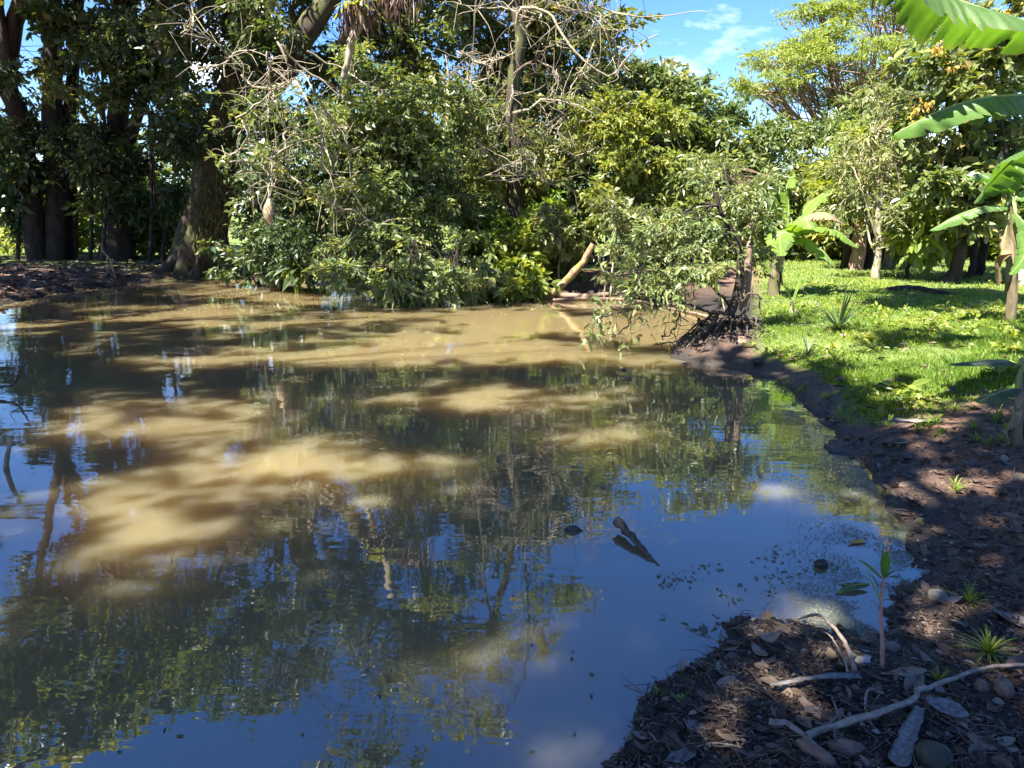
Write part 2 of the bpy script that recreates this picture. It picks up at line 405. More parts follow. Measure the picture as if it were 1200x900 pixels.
def ground_h(x, y):
    x = np.atleast_1d(np.asarray(x, float)); y = np.atleast_1d(np.asarray(y, float))
    s = shore_sdf(x, y)
    dist = np.hypot(x, y)
    s = s + 0.17 * fbm(x * 2.6 + 3, y * 2.6 + 5, 4) * np.clip(dist / 4, 0.5, 1.3) + 0.05 * fbm(x * 14, y * 14, 2)
    # low mud flat along the right-hand shore, a small bank elsewhere
    flat = np.clip(1 - np.hypot((x - 1.3) / 1.6, (y - 2.7) / 1.7), 0, 1)
    land = 0.015 + 0.06 * np.clip(s, 0, 0.3) + (0.32 - 0.18 * np.clip(flat * 2, 0, 1)) * (1 - np.exp(-np.clip(s - 0.05, 0, 99) / 1.1))
    land += np.clip(s, 0, 0.6) / 0.6 * (0.05 * fbm(x * 1.7, y * 1.7, 4) + 0.035 * fbm(x * 9, y * 9, 3) * np.clip(1.4 - dist / 12, 0.2, 1))
    land += np.clip(s / 0.12, 0, 1) * 0.028 * np.clip(fbm(x * 24, y * 24, 3), -0.25, 1) * np.clip(1.3 - dist / 7, 0, 1)
    land += 0.20 * np.exp(-(((x - ROOT[0]) / 0.55) ** 2 + ((y - ROOT[1] - 0.15) / 0.4) ** 2)) * np.clip(s / 0.15 + 0.3, 0, 1)
    far = np.clip((dist - 40) / 200, 0, 1)
    land += far * 5 * (fbm(x / 60, y / 60, 3) + 0.3)
    bed = -0.01 + 0.55 * np.clip(s, -2.0, 0)
    return np.where(s > 0, land, np.maximum(bed, -1.1))
def gz(x, y): return float(ground_h(x, y)[0])
def on_ground(px, py):
    z = 0.2
    for _ in range(14):
        p = G(px, py, z); z = 0.5 * z + 0.5 * max(gz(p[0], p[1]), 0.0)
    return np.array([p[0], p[1], gz(p[0], p[1])])

rr = [0.05, 0.5, 0.8, 1.05]
while rr[-1] < 500: rr.append(rr[-1] * (1.0105 if 1.2 < rr[-1] < 7 else 1.02 if rr[-1] < 26 else 1.14))
rr = np.array(rr)
th = np.radians(np.concatenate([np.linspace(-180, -46, 28)[:-1], np.linspace(-46, 46, 290), np.linspace(46, 180, 28)[1:-1]]))
R_, T_ = np.meshgrid(rr, th, indexing='ij')
gx, gy = R_ * np.sin(T_), R_ * np.cos(T_)
gh = ground_h(gx.ravel(), gy.ravel())
nr, nt_ = gx.shape
gi = np.arange(nr * nt_).reshape(nr, nt_)
gq = np.stack([gi[:-1], gi[1:], np.roll(gi[1:], -1, 1), np.roll(gi[:-1], -1, 1)], -1).reshape(-1, 4)
mb = MB(); mb.add(np.stack([gx.ravel(), gy.ravel(), gh], -1), gq[:, ::-1])

def to_px(x, y, z=0.3):
    dep = y * cp + (CAMZ - z) * sp; dep = np.where(dep < 0.2, 0.2, dep)
    return 600 + FPX * x / dep, 450 - FPX * (y * sp - (CAMZ - z) * cp) / dep
def lawn_mask(x, y):
    """1 where grass grows"""
    x = np.asarray(x, float); y = np.asarray(y, float)
    s = shore_sdf(x, y)
    n = fbm(x * 1.3, y * 1.3, 4)
    px, py = to_px(x, y)
    edge = np.interp(px, [850, 885, 920, 960, 1050, 1130, 1200, 1400], [405, 412, 436, 448, 462, 466, 478, 495])
    a = np.clip((edge - py + n * 34) / 42 + 0.35, 0, 1) * np.clip((s - 0.12 + n * 0.3) / 0.2, 0, 1) * (x > 1.0) * (y > 3.5) * np.clip((px - 878) / 22, 0, 1)
    b = np.clip((y - 19.5 - 1.0 * (x < -6)) / 2.0 + n, 0, 1)
    return np.clip(np.maximum(a, b), 0, 1)

def ground_material():
    m, n, l = newmat('earth')
    out = n.new('ShaderNodeOutputMaterial'); p = n.new('ShaderNodeBsdfPrincipled')
    geo = n.new('ShaderNodeNewGeometry')
    def noise(s, d=6, r=0.6):
        z = n.new('ShaderNodeTexNoise'); z.inputs['Scale'].default_value = s; z.inputs['Detail'].default_value = d; z.inputs['Roughness'].default_value = r
        l.new(geo.outputs['Position'], z.inputs['Vector']); return z
    big, fine, grit = noise(2.2), noise(22), noise(130, 4, 0.7)
    dry = ramp(n, [(0.3, (0.055, 0.033, 0.022)), (0.55, (0.155, 0.086, 0.055)), (0.75, (0.27, 0.16, 0.105))])
    l.new(fine.outputs['Fac'], dry.inputs['Fac'])
    wet = ramp(n, [(0.3, (0.014, 0.012, 0.011)), (0.6, (0.038, 0.031, 0.026)), (0.8, (0.085, 0.075, 0.062))])
    l.new(grit.outputs['Fac'], wet.inputs['Fac'])
    grs = ramp(n, [(0.3, (0.055, 0.085, 0.018)), (0.55, (0.115, 0.150, 0.030)), (0.75, (0.17, 0.15, 0.06))]); l.new(fine.outputs['Fac'], grs.inputs['Fac'])
    aw = n.new('ShaderNodeAttribute'); aw.attribute_name = 'wet'
    ag = n.new('ShaderNodeAttribute'); ag.attribute_name = 'lawn'
    m1 = n.new('ShaderNodeMix'); m1.data_type = 'RGBA'; l.new(aw.outputs['Fac'], m1.inputs['Factor']); l.new(dry.outputs['Color'], m1.inputs['A']); l.new(wet.outputs['Color'], m1.inputs['B'])
    m2 = n.new('ShaderNodeMix'); m2.data_type = 'RGBA'; l.new(ag.outputs['Fac'], m2.inputs['Factor']); l.new(m1.outputs['Result'], m2.inputs['A']); l.new(grs.outputs['Color'], m2.inputs['B'])
    l.new(m2.outputs['Result'], p.inputs['Base Color'])
    rg = n.new('ShaderNodeMapRange'); rg.inputs['To Min'].default_value = 0.9; rg.inputs['To Max'].default_value = 0.42
    l.new(aw.outputs['Fac'], rg.inputs['Value']); l.new(rg.outputs[0], p.inputs['Roughness'])
    p.inputs['Specular IOR Level'].default_value = 0.35
    b1 = n.new('ShaderNodeBump'); b1.inputs['Strength'].default_value = 0.8; b1.inputs['Distance'].default_value = 0.03; l.new(fine.outputs['Fac'], b1.inputs['Height'])
    b2 = n.new('ShaderNodeBump'); b2.inputs['Strength'].default_value = 0.7; b2.inputs['Distance'].default_value = 0.008
    l.new(grit.outputs['Fac'], b2.inputs['Height']); l.new(b1.outputs[0], b2.inputs['Normal']); l.new(b2.outputs[0], p.inputs['Normal'])
    l.new(p.outputs[0], out.inputs['Surface'])
    return m
ground = mb.build('ground', ground_material())
ground['kind'] = 'structure'
me = ground.data
gs = shore_sdf(gx.ravel(), gy.ravel())
wet_a = np.clip(1.15 - (gs + 0.25 * fbm(gx.ravel() * 3, gy.ravel() * 3, 4)) / 0.55, 0, 1)
fore = np.clip(1.25 - np.hypot(gx.ravel() - 0.9, gy.ravel() - 2.0) / 1.9, 0, 1)
wet_a = np.clip(np.maximum(wet_a, fore), 0, 1)
wet_a = np.maximum(wet_a, np.clip(1.6 - np.hypot((gx.ravel() - ROOT[0] - .6) / 1.8, (gy.ravel() - ROOT[1] - 3.0) / 4.0), 0, 1))
for nm, arr in (('wet', wet_a), ('lawn', lawn_mask(gx.ravel(), gy.ravel()))):
    a = me.attributes.new(nm, 'FLOAT', 'POINT'); a.data.foreach_set('value', arr.astype(np.float32))

# the water: a closed body of turbid brown water with a mirror skin
def water_material():
    m, n, l = newmat('pond_water')
    out = n.new('ShaderNodeOutputMaterial'); p = n.new('ShaderNodeBsdfPrincipled')
    p.inputs['Base Color'].default_value = (0.190, 0.145, 0.072, 1)
    p.inputs['Subsurface Weight'].default_value = 1.0
    p.inputs['Subsurface Radius'].default_value = (1.0, 0.75, 0.4)
    p.inputs['Subsurface Scale'].default_value = 2.4
    p.inputs['Roughness'].default_value = 0.012
    p.inputs['IOR'].default_value = 2.3
    p.inputs['Specular IOR Level'].default_value = 0.5
    geo = n.new('ShaderNodeNewGeometry')
    mp = n.new('ShaderNodeMapping'); mp.inputs['Scale'].default_value = (0.55, 1.5, 1.0); mp.inputs['Rotation'].default_value = (0, 0, 0.12)
    l.new(geo.outputs['Position'], mp.inputs['Vector'])
    n1 = n.new('ShaderNodeTexNoise'); n1.inputs['Scale'].default_value = 2.2; n1.inputs['Detail'].default_value = 3; n1.inputs['Roughness'].default_value = 0.5
    n2 = n.new('ShaderNodeTexNoise'); n2.inputs['Scale'].default_value = 9.0; n2.inputs['Detail'].default_value = 2
    l.new(mp.outputs[0], n1.inputs['Vector']); l.new(mp.outputs[0], n2.inputs['Vector'])
    b1 = n.new('ShaderNodeBump'); b1.inputs['Strength'].default_value = 1.0; b1.inputs['Distance'].default_value = 0.0022
    b2 = n.new('ShaderNodeBump'); b2.inputs['Strength'].default_value = 1.0; b2.inputs['Distance'].default_value = 0.0004
    l.new(n1.outputs['Fac'], b1.inputs['Height']); l.new(n2.outputs['Fac'], b2.inputs['Height']); l.new(b1.outputs[0], b2.inputs['Normal'])
    l.new(b2.outputs[0], p.inputs['Normal'])
    l.new(p.outputs[0], out.inputs['Surface'])
    return m
mb = MB()
x0, x1, y0, y1, zb = -24, 7, -2.0, 24.5, -2.2
V = np.array([(x, y, z) for z in (zb, 0) for y in (y0, y1) for x in (x0, x1)], float)
mb.add(V, [(0, 2, 3, 1), (4, 5, 7, 6), (0, 1, 5, 4), (2, 6, 7, 3), (0, 4, 6, 2), (1, 3, 7, 5)])
pond = mb.build('pond', water_material(), smooth=False)
pond['kind'] = 'structure'

# ------------------------------------------------------------------ trees
def crown_points(ells, rng, gap=0.0, shell=0.45):
    """clusters gathered into boughs, so that a crown has lumps and hollows"""
    out = []
    for c, r, n in ells:
        c = np.asarray(c); r = np.asarray(r)
        nb = max(3, int(n / 5)); got = 0; tries = 0
        while got < n and tries < 40 * nb:
            tries += 1
            d = nrm(rng.normal(size=3)); rad = shell + (1.04 - shell) * rng.rand() ** 0.7
            q = c + d * r * rad
            if gap > 0 and fbm(np.array([q[0] * 0.9 + q[2] * 0.7]), np.array([q[1] * 0.9 - q[2] * 0.8]), 2)[0] < gap - 0.5: continue
            k = rng.randint(3, 8)
            pts = q + rng.normal(size=(k, 3)) * r * np.array([0.17, 0.17, 0.09])
            pts = pts[pts[:, 2] > 0.10]
            out += list(pts); got += len(pts)
    return np.array(out)

def plant(name, label, cat, trunk, r0, r1, ells, leaf, size, per, spread, seed, bark='bark_dark', asp=0.45, limbs=5, limb_r=None,
          hexa=False, droop=0.25, group=None, gap=0.0, up=0.75, extra_trunks=(), seg=10, rough=0.06, flare=0.0, start=0.35, wig=0.03, shell=0.45, twig_r=0.012):
    """a tree or shrub: trunk, main limbs, fine twigs and a crown of separate leaves"""
    rng = np.random.RandomState(seed)
    trunk = np.asarray(trunk, float)
    base = trunk[0].copy()
    t = thing(name, label, cat, base, group)
    n = 22
    tp = spline(trunk, n, wig, rng)
    rad = taper(r0, r1, n, 0.8)
    if flare: rad = rad * (1 + flare * np.exp(-np.linspace(0, 1, n) * 9))
    b = MB(); b.tube(tp, rad, seg, rough, rng)
    for et, e0, e1 in extra_trunks:
        ep = spline(et, 16, wig, rng); b2 = MB(); b2.tube(ep, taper(e0, e1, 16), 8, rough, rng); b2.build('trunk', M[bark], t)
    b.build('trunk', M[bark], t)
    cen = crown_points(ells, rng, gap, shell)
    limb_r = limb_r or r1 * 0.8
    tips = cen[rng.choice(len(cen), min(limbs, len(cen)), replace=False)] if limbs else []
    LP = []
    for q in tips:
        i = int(rng.uniform(start, 0.97) * (n - 1)); s = tp[i]
        mid = (s + q) / 2 + np.array([0, 0, 0.12]) * np.linalg.norm(q - s) + rng.normal(size=3) * 0.08 * np.linalg.norm(q - s)
        lp = spline([s, mid, q], 12, 0.04 * np.linalg.norm(q - s) ** 0.5, rng)
        lb = MB(); lb.tube(lp, taper(min(limb_r, rad[i] * 0.75), limb_r * 0.22, 12), 6, 0.05, rng); lb.build('limb', M[bark], t)
        LP.append(lp)
    allp = np.vstack(LP + [tp[int(start * n):]]) if len(LP) else tp[int(start * n):]
    tw = MB()
    for q in cen[:260]:
        j = np.argmin(((allp - q) ** 2).sum(1) + rng.rand(len(allp)) * 0.2)
        s = allp[j]
        if np.linalg.norm(q - s) < 0.08: continue
        tw.tube(spline([s, (s + q) / 2 + rng.normal(size=3) * 0.1 * np.linalg.norm(q - s), q], 5), taper(twig_r, twig_r * 0.4, 5), 3, cap=False)
    if tw.v: tw.build('twigs', M[bark if bark != 'bark_moss' else 'bark_dark'], t)['kind'] = 'stuff'
    lf = MB(); cluster_leaves(lf, cen, per, spread, size, asp, rng, droop, hexa, up)
    lf.build('crown', M[leaf], t, smooth=False)
    return t
def E(px, py, y, rx, rz, n, ry=None):
    """an ellipsoid of foliage: centre pixel, depth, radii in photograph pixels at that depth"""
    c = D(px, py, y); k = y / FPX
    return (c, (rx * k, (ry if ry else (rx + rz) / 2 * k), rz * k), n)
def base_at(px, y):
    p = D(px, 300, y); return np.array([p[0], y, gz(p[0], y) - 0.03])
def trunk_px(px0, y, pts):
    return np.vstack([base_at(px0, y)] + [D(a, b, y + (c[0] if c else 0)) for a, b, *c in pts])

# --- the left bank
def stem(px, py, pts, sink=0.08):
    """trunk control points standing on the ground at a pixel"""
    b0 = on_ground(px, py)
    return np.vstack([b0 - [0, 0, sink]] + [D(a, b, b0[1]) for a, b in pts])
YL = on_ground(68, 305)[1]; kL = YL / 18.0
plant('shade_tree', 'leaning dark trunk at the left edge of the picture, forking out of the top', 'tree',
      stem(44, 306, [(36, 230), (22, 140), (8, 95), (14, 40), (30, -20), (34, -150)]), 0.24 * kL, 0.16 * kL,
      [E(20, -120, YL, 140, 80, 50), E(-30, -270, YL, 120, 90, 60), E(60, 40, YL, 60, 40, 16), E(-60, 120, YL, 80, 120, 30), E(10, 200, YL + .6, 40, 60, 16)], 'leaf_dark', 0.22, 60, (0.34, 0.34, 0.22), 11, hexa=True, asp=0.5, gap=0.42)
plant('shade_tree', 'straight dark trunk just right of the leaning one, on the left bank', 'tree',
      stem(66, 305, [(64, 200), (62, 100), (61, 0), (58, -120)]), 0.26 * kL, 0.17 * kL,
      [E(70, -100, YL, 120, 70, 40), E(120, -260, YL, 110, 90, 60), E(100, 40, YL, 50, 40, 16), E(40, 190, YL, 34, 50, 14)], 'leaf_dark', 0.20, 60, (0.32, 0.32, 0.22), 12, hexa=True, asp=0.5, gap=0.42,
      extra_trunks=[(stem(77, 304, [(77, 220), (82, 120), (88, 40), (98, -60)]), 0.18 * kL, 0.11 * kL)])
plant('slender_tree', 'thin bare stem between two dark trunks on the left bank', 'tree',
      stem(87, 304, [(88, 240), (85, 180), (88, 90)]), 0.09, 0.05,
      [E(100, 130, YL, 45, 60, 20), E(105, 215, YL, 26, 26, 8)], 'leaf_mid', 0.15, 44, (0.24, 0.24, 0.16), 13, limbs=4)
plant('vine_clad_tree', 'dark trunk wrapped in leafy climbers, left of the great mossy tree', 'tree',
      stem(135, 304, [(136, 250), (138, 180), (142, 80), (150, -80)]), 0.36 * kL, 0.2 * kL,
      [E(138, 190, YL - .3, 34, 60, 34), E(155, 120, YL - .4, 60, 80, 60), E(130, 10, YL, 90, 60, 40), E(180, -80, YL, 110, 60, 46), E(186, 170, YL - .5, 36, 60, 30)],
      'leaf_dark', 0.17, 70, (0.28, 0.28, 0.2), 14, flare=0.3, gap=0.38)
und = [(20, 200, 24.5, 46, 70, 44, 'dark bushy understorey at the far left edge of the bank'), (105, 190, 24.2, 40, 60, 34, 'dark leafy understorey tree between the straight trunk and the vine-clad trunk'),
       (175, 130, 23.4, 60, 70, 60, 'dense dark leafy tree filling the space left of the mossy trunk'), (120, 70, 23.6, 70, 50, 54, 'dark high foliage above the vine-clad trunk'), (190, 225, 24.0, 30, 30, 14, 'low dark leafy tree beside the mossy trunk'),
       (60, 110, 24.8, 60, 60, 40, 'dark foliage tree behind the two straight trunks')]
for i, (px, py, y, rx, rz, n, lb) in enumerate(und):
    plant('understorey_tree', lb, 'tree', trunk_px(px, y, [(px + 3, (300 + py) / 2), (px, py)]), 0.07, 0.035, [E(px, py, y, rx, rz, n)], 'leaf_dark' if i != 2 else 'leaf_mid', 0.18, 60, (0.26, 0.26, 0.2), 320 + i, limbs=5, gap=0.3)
YB = on_ground(224, 319)[1]; kB = YB / 18.0
big = plant('great_mossy_tree', 'huge leaning moss-covered tree with flared base at the water edge', 'tree',
      stem(224, 319, [(236, 275), (250, 215), (262, 160), (276, 105), (292, 50), (302, -10), (318, -110)], 0.15), 0.48 * kB, 0.29 * kB,
      [E(330, -140, YB, 170, 70, 60), E(250, -260, YB, 140, 70, 40), E(360, -330, YB - 1, 130, 70, 40), E(470, -230, YB - 1, 90, 60, 34), E(160, -160, YB, 120, 70, 50), E(300, -230, YB, 120, 60, 50), E(330, 20, YB - .6, 70, 40, 22), E(240, 20, YB - .6, 50, 50, 26), E(300, 90, YB - 1.2, 40, 40, 12), E(222, 90, YB - .4, 46, 80, 40), E(200, 20, YB, 70, 60, 30), E(440, -110, YB, 110, 50, 40), E(215, 170, YB - .6, 22, 40, 10), E(300, 170, YB - .9, 20, 50, 14)],
      'leaf_dark', 0.15, 84, (0.3, 0.3, 0.2), 15, bark='bark_moss', seg=26, rough=0.2, flare=0.2, limbs=7, limb_r=0.12, gap=0.42, wig=0.04,
      extra_trunks=[(np.vstack([D(268, 135, YB), D(305, 108, YB - .3), D(335, 74, YB - .5), D(360, 38, YB - .7), D(386, 0, YB - .9), D(420, -50, YB - 1)]), 0.27 * kB, 0.19 * kB)])
rng = np.random.RandomState(4)
for (px, py, tx, ty, r) in ((182, 324, 230, 262, .24), (196, 327, 236, 250, .22), (214, 327, 238, 270, .2), (246, 325, 244, 262, .24), (270, 322, 250, 255, .26)):
    b = MB(); p0 = on_ground(px, py); p0[1] = YB + (p0[1] - YB) * .5
    b.tube(spline([p0 - [0, 0, .15], (p0 + D(tx, ty, YB)) / 2 + [0, 0, -.25], D(tx, ty, YB)], 12, .03, rng), taper(r * .7, r * 1.1, 12), 9, .12, rng); b.build('buttress_root', M['bark_dark'], big)

# buttress ridges, shaggy moss and hanging epiphyte leaves on the great tree
rng = np.random.RandomState(5)
mo = MB()
tp = spline(np.vstack([D(234, 280, YB - .55), D(250, 215, YB - .5), D(262, 160, YB - .5), D(276, 105, YB - .45), D(292, 50, YB - .4), D(302, -10, YB - .4)]), 60)
idx = rng.randint(0, 60, 5200)
pos = tp[idx] + rng.normal(size=(5200, 3)) * [0.30, 0.10, 0.12]
leaf_block(mo, pos, rng.normal(size=(5200, 3)) * 0.3 + [0, -0.1, -1], rng.normal(size=(5200, 3)) * 0.4 + [0, -1, 0.1], rng.uniform(0.08, 0.3, 5200), 0.10, rng.rand(5200))
mo.build('moss', leaf_mat('moss', [(0, (0.05, 0.05, 0.02)), (0.7, (0.13, 0.125, 0.05)), (1, (0.24, 0.22, 0.10))], 0.2, rough=0.8), big, smooth=False)

def traced(b, pts, y, r0, r1, rng, n=18, wob=0.25):
    """a twisting bare branch through pixels at depth y, wandering in depth as well"""
    yy = y + np.cumsum(rng.normal(size=len(pts)) * wob)
    p = spline([D(a, c, q) for (a, c), q in zip(pts, yy)], n, 0.035, rng)
    b.tube(p, taper(r0, r1, n), 5, 0.05, rng)
    return p
def shoots(b, p, rng, k, ln, r):
    for _ in range(k):
        i = rng.randint(2, len(p)); s = p[i]
        d = nrm(rng.normal(size=3) * [1, 0.8, 0.9] + [0, 0, -0.15]) * ln * rng.uniform(0.4, 1.2)
        q = spline([s, s + d * 0.5 + rng.normal(size=3) * ln * 0.16, s + d + [0, 0, -0.08 * ln] + rng.normal(size=3) * ln * 0.18], 8, 0.01, rng)
        b.tube(q, taper(r, r * 0.35, 8), 4, cap=False)

rng = np.random.RandomState(21)
left_vines = [[(325, 50), (338, 75), (355, 86), (370, 112), (388, 140), (396, 168)], [(258, 193), (285, 190), (312, 187), (340, 172), (376, 160), (400, 148)],
              [(284, 141), (289, 156), (282, 173), (260, 185)], [(276, 138), (303, 121), (325, 104), (342, 94)], [(314, 62), (316, 100), (313, 143)],
              [(232, 82), (262, 76), (273, 65), (300, 58)], [(283, 88), (294, 100), (318, 104), (338, 95)], [(338, 205), (358, 220), (371, 230), (384, 220), (388, 195), (382, 172)],
              [(372, 231), (396, 241), (420, 250), (442, 264)], [(322, 190), (316, 208), (314, 232)], [(328, 196), (322, 215), (315, 230)],
              [(330, 52), (352, 80), (385, 100), (410, 128), (428, 140)], [(345, 95), (372, 140), (378, 190), (392, 222)], [(340, 168), (332, 155), (345, 148), (355, 158)],
              [(385, 130), (405, 165), (412, 200), (408, 235)], [(360, 60), (395, 78), (430, 98), (450, 108)], [(225, 0), (228, 20), (224, 32), (212, 40)]]
for k, pl in enumerate(left_vines):
    b = MB(); p = traced(b, pl, 15.2 + 0.3 * (k % 4), 0.024, 0.010, rng); shoots(b, p, rng, 16, 0.7, 0.009); b.build('vine', M['twig_pale'], big)
# sparse leaves on the hanging vines
b = MB(); cen = np.array([D(rng.uniform(250, 470), rng.uniform(90, 250), rng.uniform(15.0, 16.2)) for _ in range(60)])
cluster_leaves(b, cen, 26, (0.16, 0.16, 0.10), 0.11, 0.4, rng); b.build('vine_leaves', M['leaf_pale'], big, smooth=False)

# --- hanging nest
rng = np.random.RandomState(3)
nc = D(315, 247, 14.9); k = 14.9 / FPX * 1.1
prof = [(0.0, 13), (2.0, 12), (3.2, 8), (5.0, 3), (5.6, -2), (5.0, -7), (3.2, -11), (0.6, -13)]
b = MB(); b.tube(np.array([nc + [0.02 * math.sin(i), 0, h * k] for i, (r, h) in enumerate(prof)]), np.array([max(r, 0.4) * k for r, h in prof]), 12, 0.10, rng)
nest = b.build('hanging_nest', M['nest'], None, origin=nc)
tag(nest, 'pear-shaped straw nest hanging from bare vines in front of the dark foliage', 'nest')
b = MB(); N = 160; a = rng.rand(N) * 6.28; h = rng.uniform(-13, 8, N) * k; r = 4.2 * k
leaf_block(b, np.stack([np.cos(a) * r, np.sin(a) * r, h], -1), np.stack([np.cos(a) * .4, np.sin(a) * .4, -np.ones(N)], -1), np.stack([np.cos(a), np.sin(a), a * 0], -1), rng.uniform(.05, .13, N), 0.07, rng.rand(N))
b.build('straw', M['dry_frond'], nest, smooth=False)

# --- epiphyte with a skirt of dead leaves, high on the limb
rng = np.random.RandomState(8)
ep = D(418, 12, 15.8); k = 15.8 / FPX
epi = thing('epiphyte', 'strap-leaved epiphyte with a skirt of dead hanging leaves at the top', 'plant', ep)
b = MB(); b.tube(spline([D(402, 93, 15.8), D(408, 70, 15.8), D(413, 45, 15.8), D(425, 15, 15.8), D(430, -60, 15.9)], 18, 0.01, rng), taper(0.055, 0.10, 18), 8, 0.08, rng); b.build('stem', M['twig_pale'], epi)
def straps(c, n, L, w, rng, el=(0.1, 1.2), droop=0.8, npt=6):
    """arching strap leaves: one block of quads"""
    b = MB()
    for _ in range(n):
        az = rng.rand() * 6.28; e = rng.uniform(*el); l = L * rng.uniform(0.6, 1.2)
        t = np.linspace(0, 1, npt)
        hor = l * t * math.cos(e); ver = l * t * math.sin(e) - droop * l * t ** 2 * 0.6
        mid = np.stack([np.cos(az) * hor, np.sin(az) * hor, ver], -1) + c
        wv = w * rng.uniform(0.7, 1.2) * np.sin(np.clip(t * 0.85 + 0.15, 0, 1) * np.pi) ** 0.7 * 0.5
        sd = np.array([-math.sin(az), math.cos(az), 0])
        v = np.stack([mid - sd * wv[:, None], mid + sd * wv[:, None]], 1).reshape(-1, 3)
        f = [(2 * i, 2 * i + 1, 2 * i + 3, 2 * i + 2) for i in range(npt - 1)]
        b.add(v, f, np.full(len(f), rng.rand()))
    return b
straps(ep + [0, 0, 0.1], 26, 0.75, 0.075, rng).build('leaf_rosette', M['leaf_yellow'], epi, smooth=False)
b = MB()
for cx, cy, sx in ((428, 25, 10), (455, 10, 14), (470, 0, 16), (410, 30, 6)):
    N = 70; pos = np.array([D(cx + rng.normal() * sx, cy - 22 + rng.normal() * 9, 15.8 + rng.normal() * 0.15) for _ in range(N)])
    leaf_block(b, pos, rng.normal(size=(N, 3)) * 0.16 + [0, 0, -1], rng.normal(size=(N, 3)) + [0, -0.6, 0], rng.uniform(0.2, 0.62, N), 0.08, rng.rand(N) ** 1.5)
b.build('dead_leaf_skirt', M['dry_leaf'], epi, smooth=False)['kind'] = 'stuff'

# --- dark bank foliage and overhanging shrubs
plant('overhanging_tree', 'dark glossy bushy tree behind the hanging nest, leaning over the water', 'tree',
      trunk_px(330, 19.3, [(325, 270), (318, 200), (325, 130)]), 0.16, 0.08,
      [E(335, 250, 18, 42, 56, 50), E(365, 190, 18.2, 66, 66, 74), E(335, 150, 18.6, 40, 50, 24), E(375, 280, 17.4, 52, 38, 48)],
      'leaf_dark', 0.125, 88, (0.24, 0.24, 0.18), 31, limbs=8)
plant('overhanging_tree', 'broad grey-green bushy tree between the nest and the bare-branched tree', 'tree',
      trunk_px(455, 18.2, [(450, 270), (440, 200), (450, 130)]), 0.16, 0.07,
      [E(430, 190, 17.0, 70, 60, 80), E(480, 150, 17.6, 75, 70, 80), E(420, 110, 17.8, 60, 50, 46), E(470, 235, 16.6, 60, 40, 56), E(520, 210, 17.2, 40, 50, 30)],
      'leaf_mid', 0.115, 88, (0.24, 0.24, 0.16), 32, limbs=8)
plant('waterside_shrub', 'grey-green shrub dipping its leaves into the pond left of the tilted log', 'shrub',
      trunk_px(470, 16.4, [(468, 320), (455, 290)]), 0.06, 0.03,
      [E(430, 320, 15.2, 50, 26, 38), E(480, 325, 14.9, 45, 26, 38), E(470, 280, 15.6, 70, 30, 46), E(520, 330, 15.0, 30, 16, 16)],
      'leaf_pale', 0.12, 52, (0.2, 0.2, 0.13), 33, limbs=6, extra_trunks=[(trunk_px(500, 16.4, [(505, 320), (515, 290)]), 0.05, 0.02)])
plant('leafy_sapling', 'small sapling with drooping pale leaves lit against the dark bank', 'sapling',
      np.vstack([on_ground(352, 329), D(351, 312, 17.5), D(353, 292, 17.4)]), 0.018, 0.008,
      [E(352, 306, 17.3, 11, 20, 14)], 'leaf_bright', 0.16, 14, (0.12, 0.12, 0.14), 34, asp=0.34, droop=0.6, limbs=0, twig_r=0.006)
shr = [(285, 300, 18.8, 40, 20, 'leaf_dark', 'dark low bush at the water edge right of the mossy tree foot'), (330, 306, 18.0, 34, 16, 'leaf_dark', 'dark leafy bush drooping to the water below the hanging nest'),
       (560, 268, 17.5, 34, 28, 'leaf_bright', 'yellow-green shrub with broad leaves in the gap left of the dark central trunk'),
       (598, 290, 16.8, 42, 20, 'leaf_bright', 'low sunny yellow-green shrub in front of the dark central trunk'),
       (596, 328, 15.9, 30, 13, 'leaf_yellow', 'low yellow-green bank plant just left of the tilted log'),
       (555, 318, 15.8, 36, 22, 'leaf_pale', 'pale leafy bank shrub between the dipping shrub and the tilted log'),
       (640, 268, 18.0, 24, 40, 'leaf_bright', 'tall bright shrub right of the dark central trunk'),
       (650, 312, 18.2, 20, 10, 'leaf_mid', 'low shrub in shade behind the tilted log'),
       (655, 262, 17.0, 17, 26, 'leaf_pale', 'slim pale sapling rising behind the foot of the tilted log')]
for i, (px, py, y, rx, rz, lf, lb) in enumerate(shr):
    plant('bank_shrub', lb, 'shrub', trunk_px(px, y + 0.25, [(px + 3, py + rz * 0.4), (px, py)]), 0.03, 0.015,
          [E(px, py, y, rx, rz, 30), E(px + rx * 0.3, py + rz * 0.5, y - 0.2, rx * 0.7, rz * 0.6, 14)], lf, 0.15, 34, (0.18, 0.18, 0.12), 40 + i, hexa=True, asp=0.42, limbs=3, droop=0.35, twig_r=0.008, bark='twig_pale' if i == 8 else 'bark_dark')

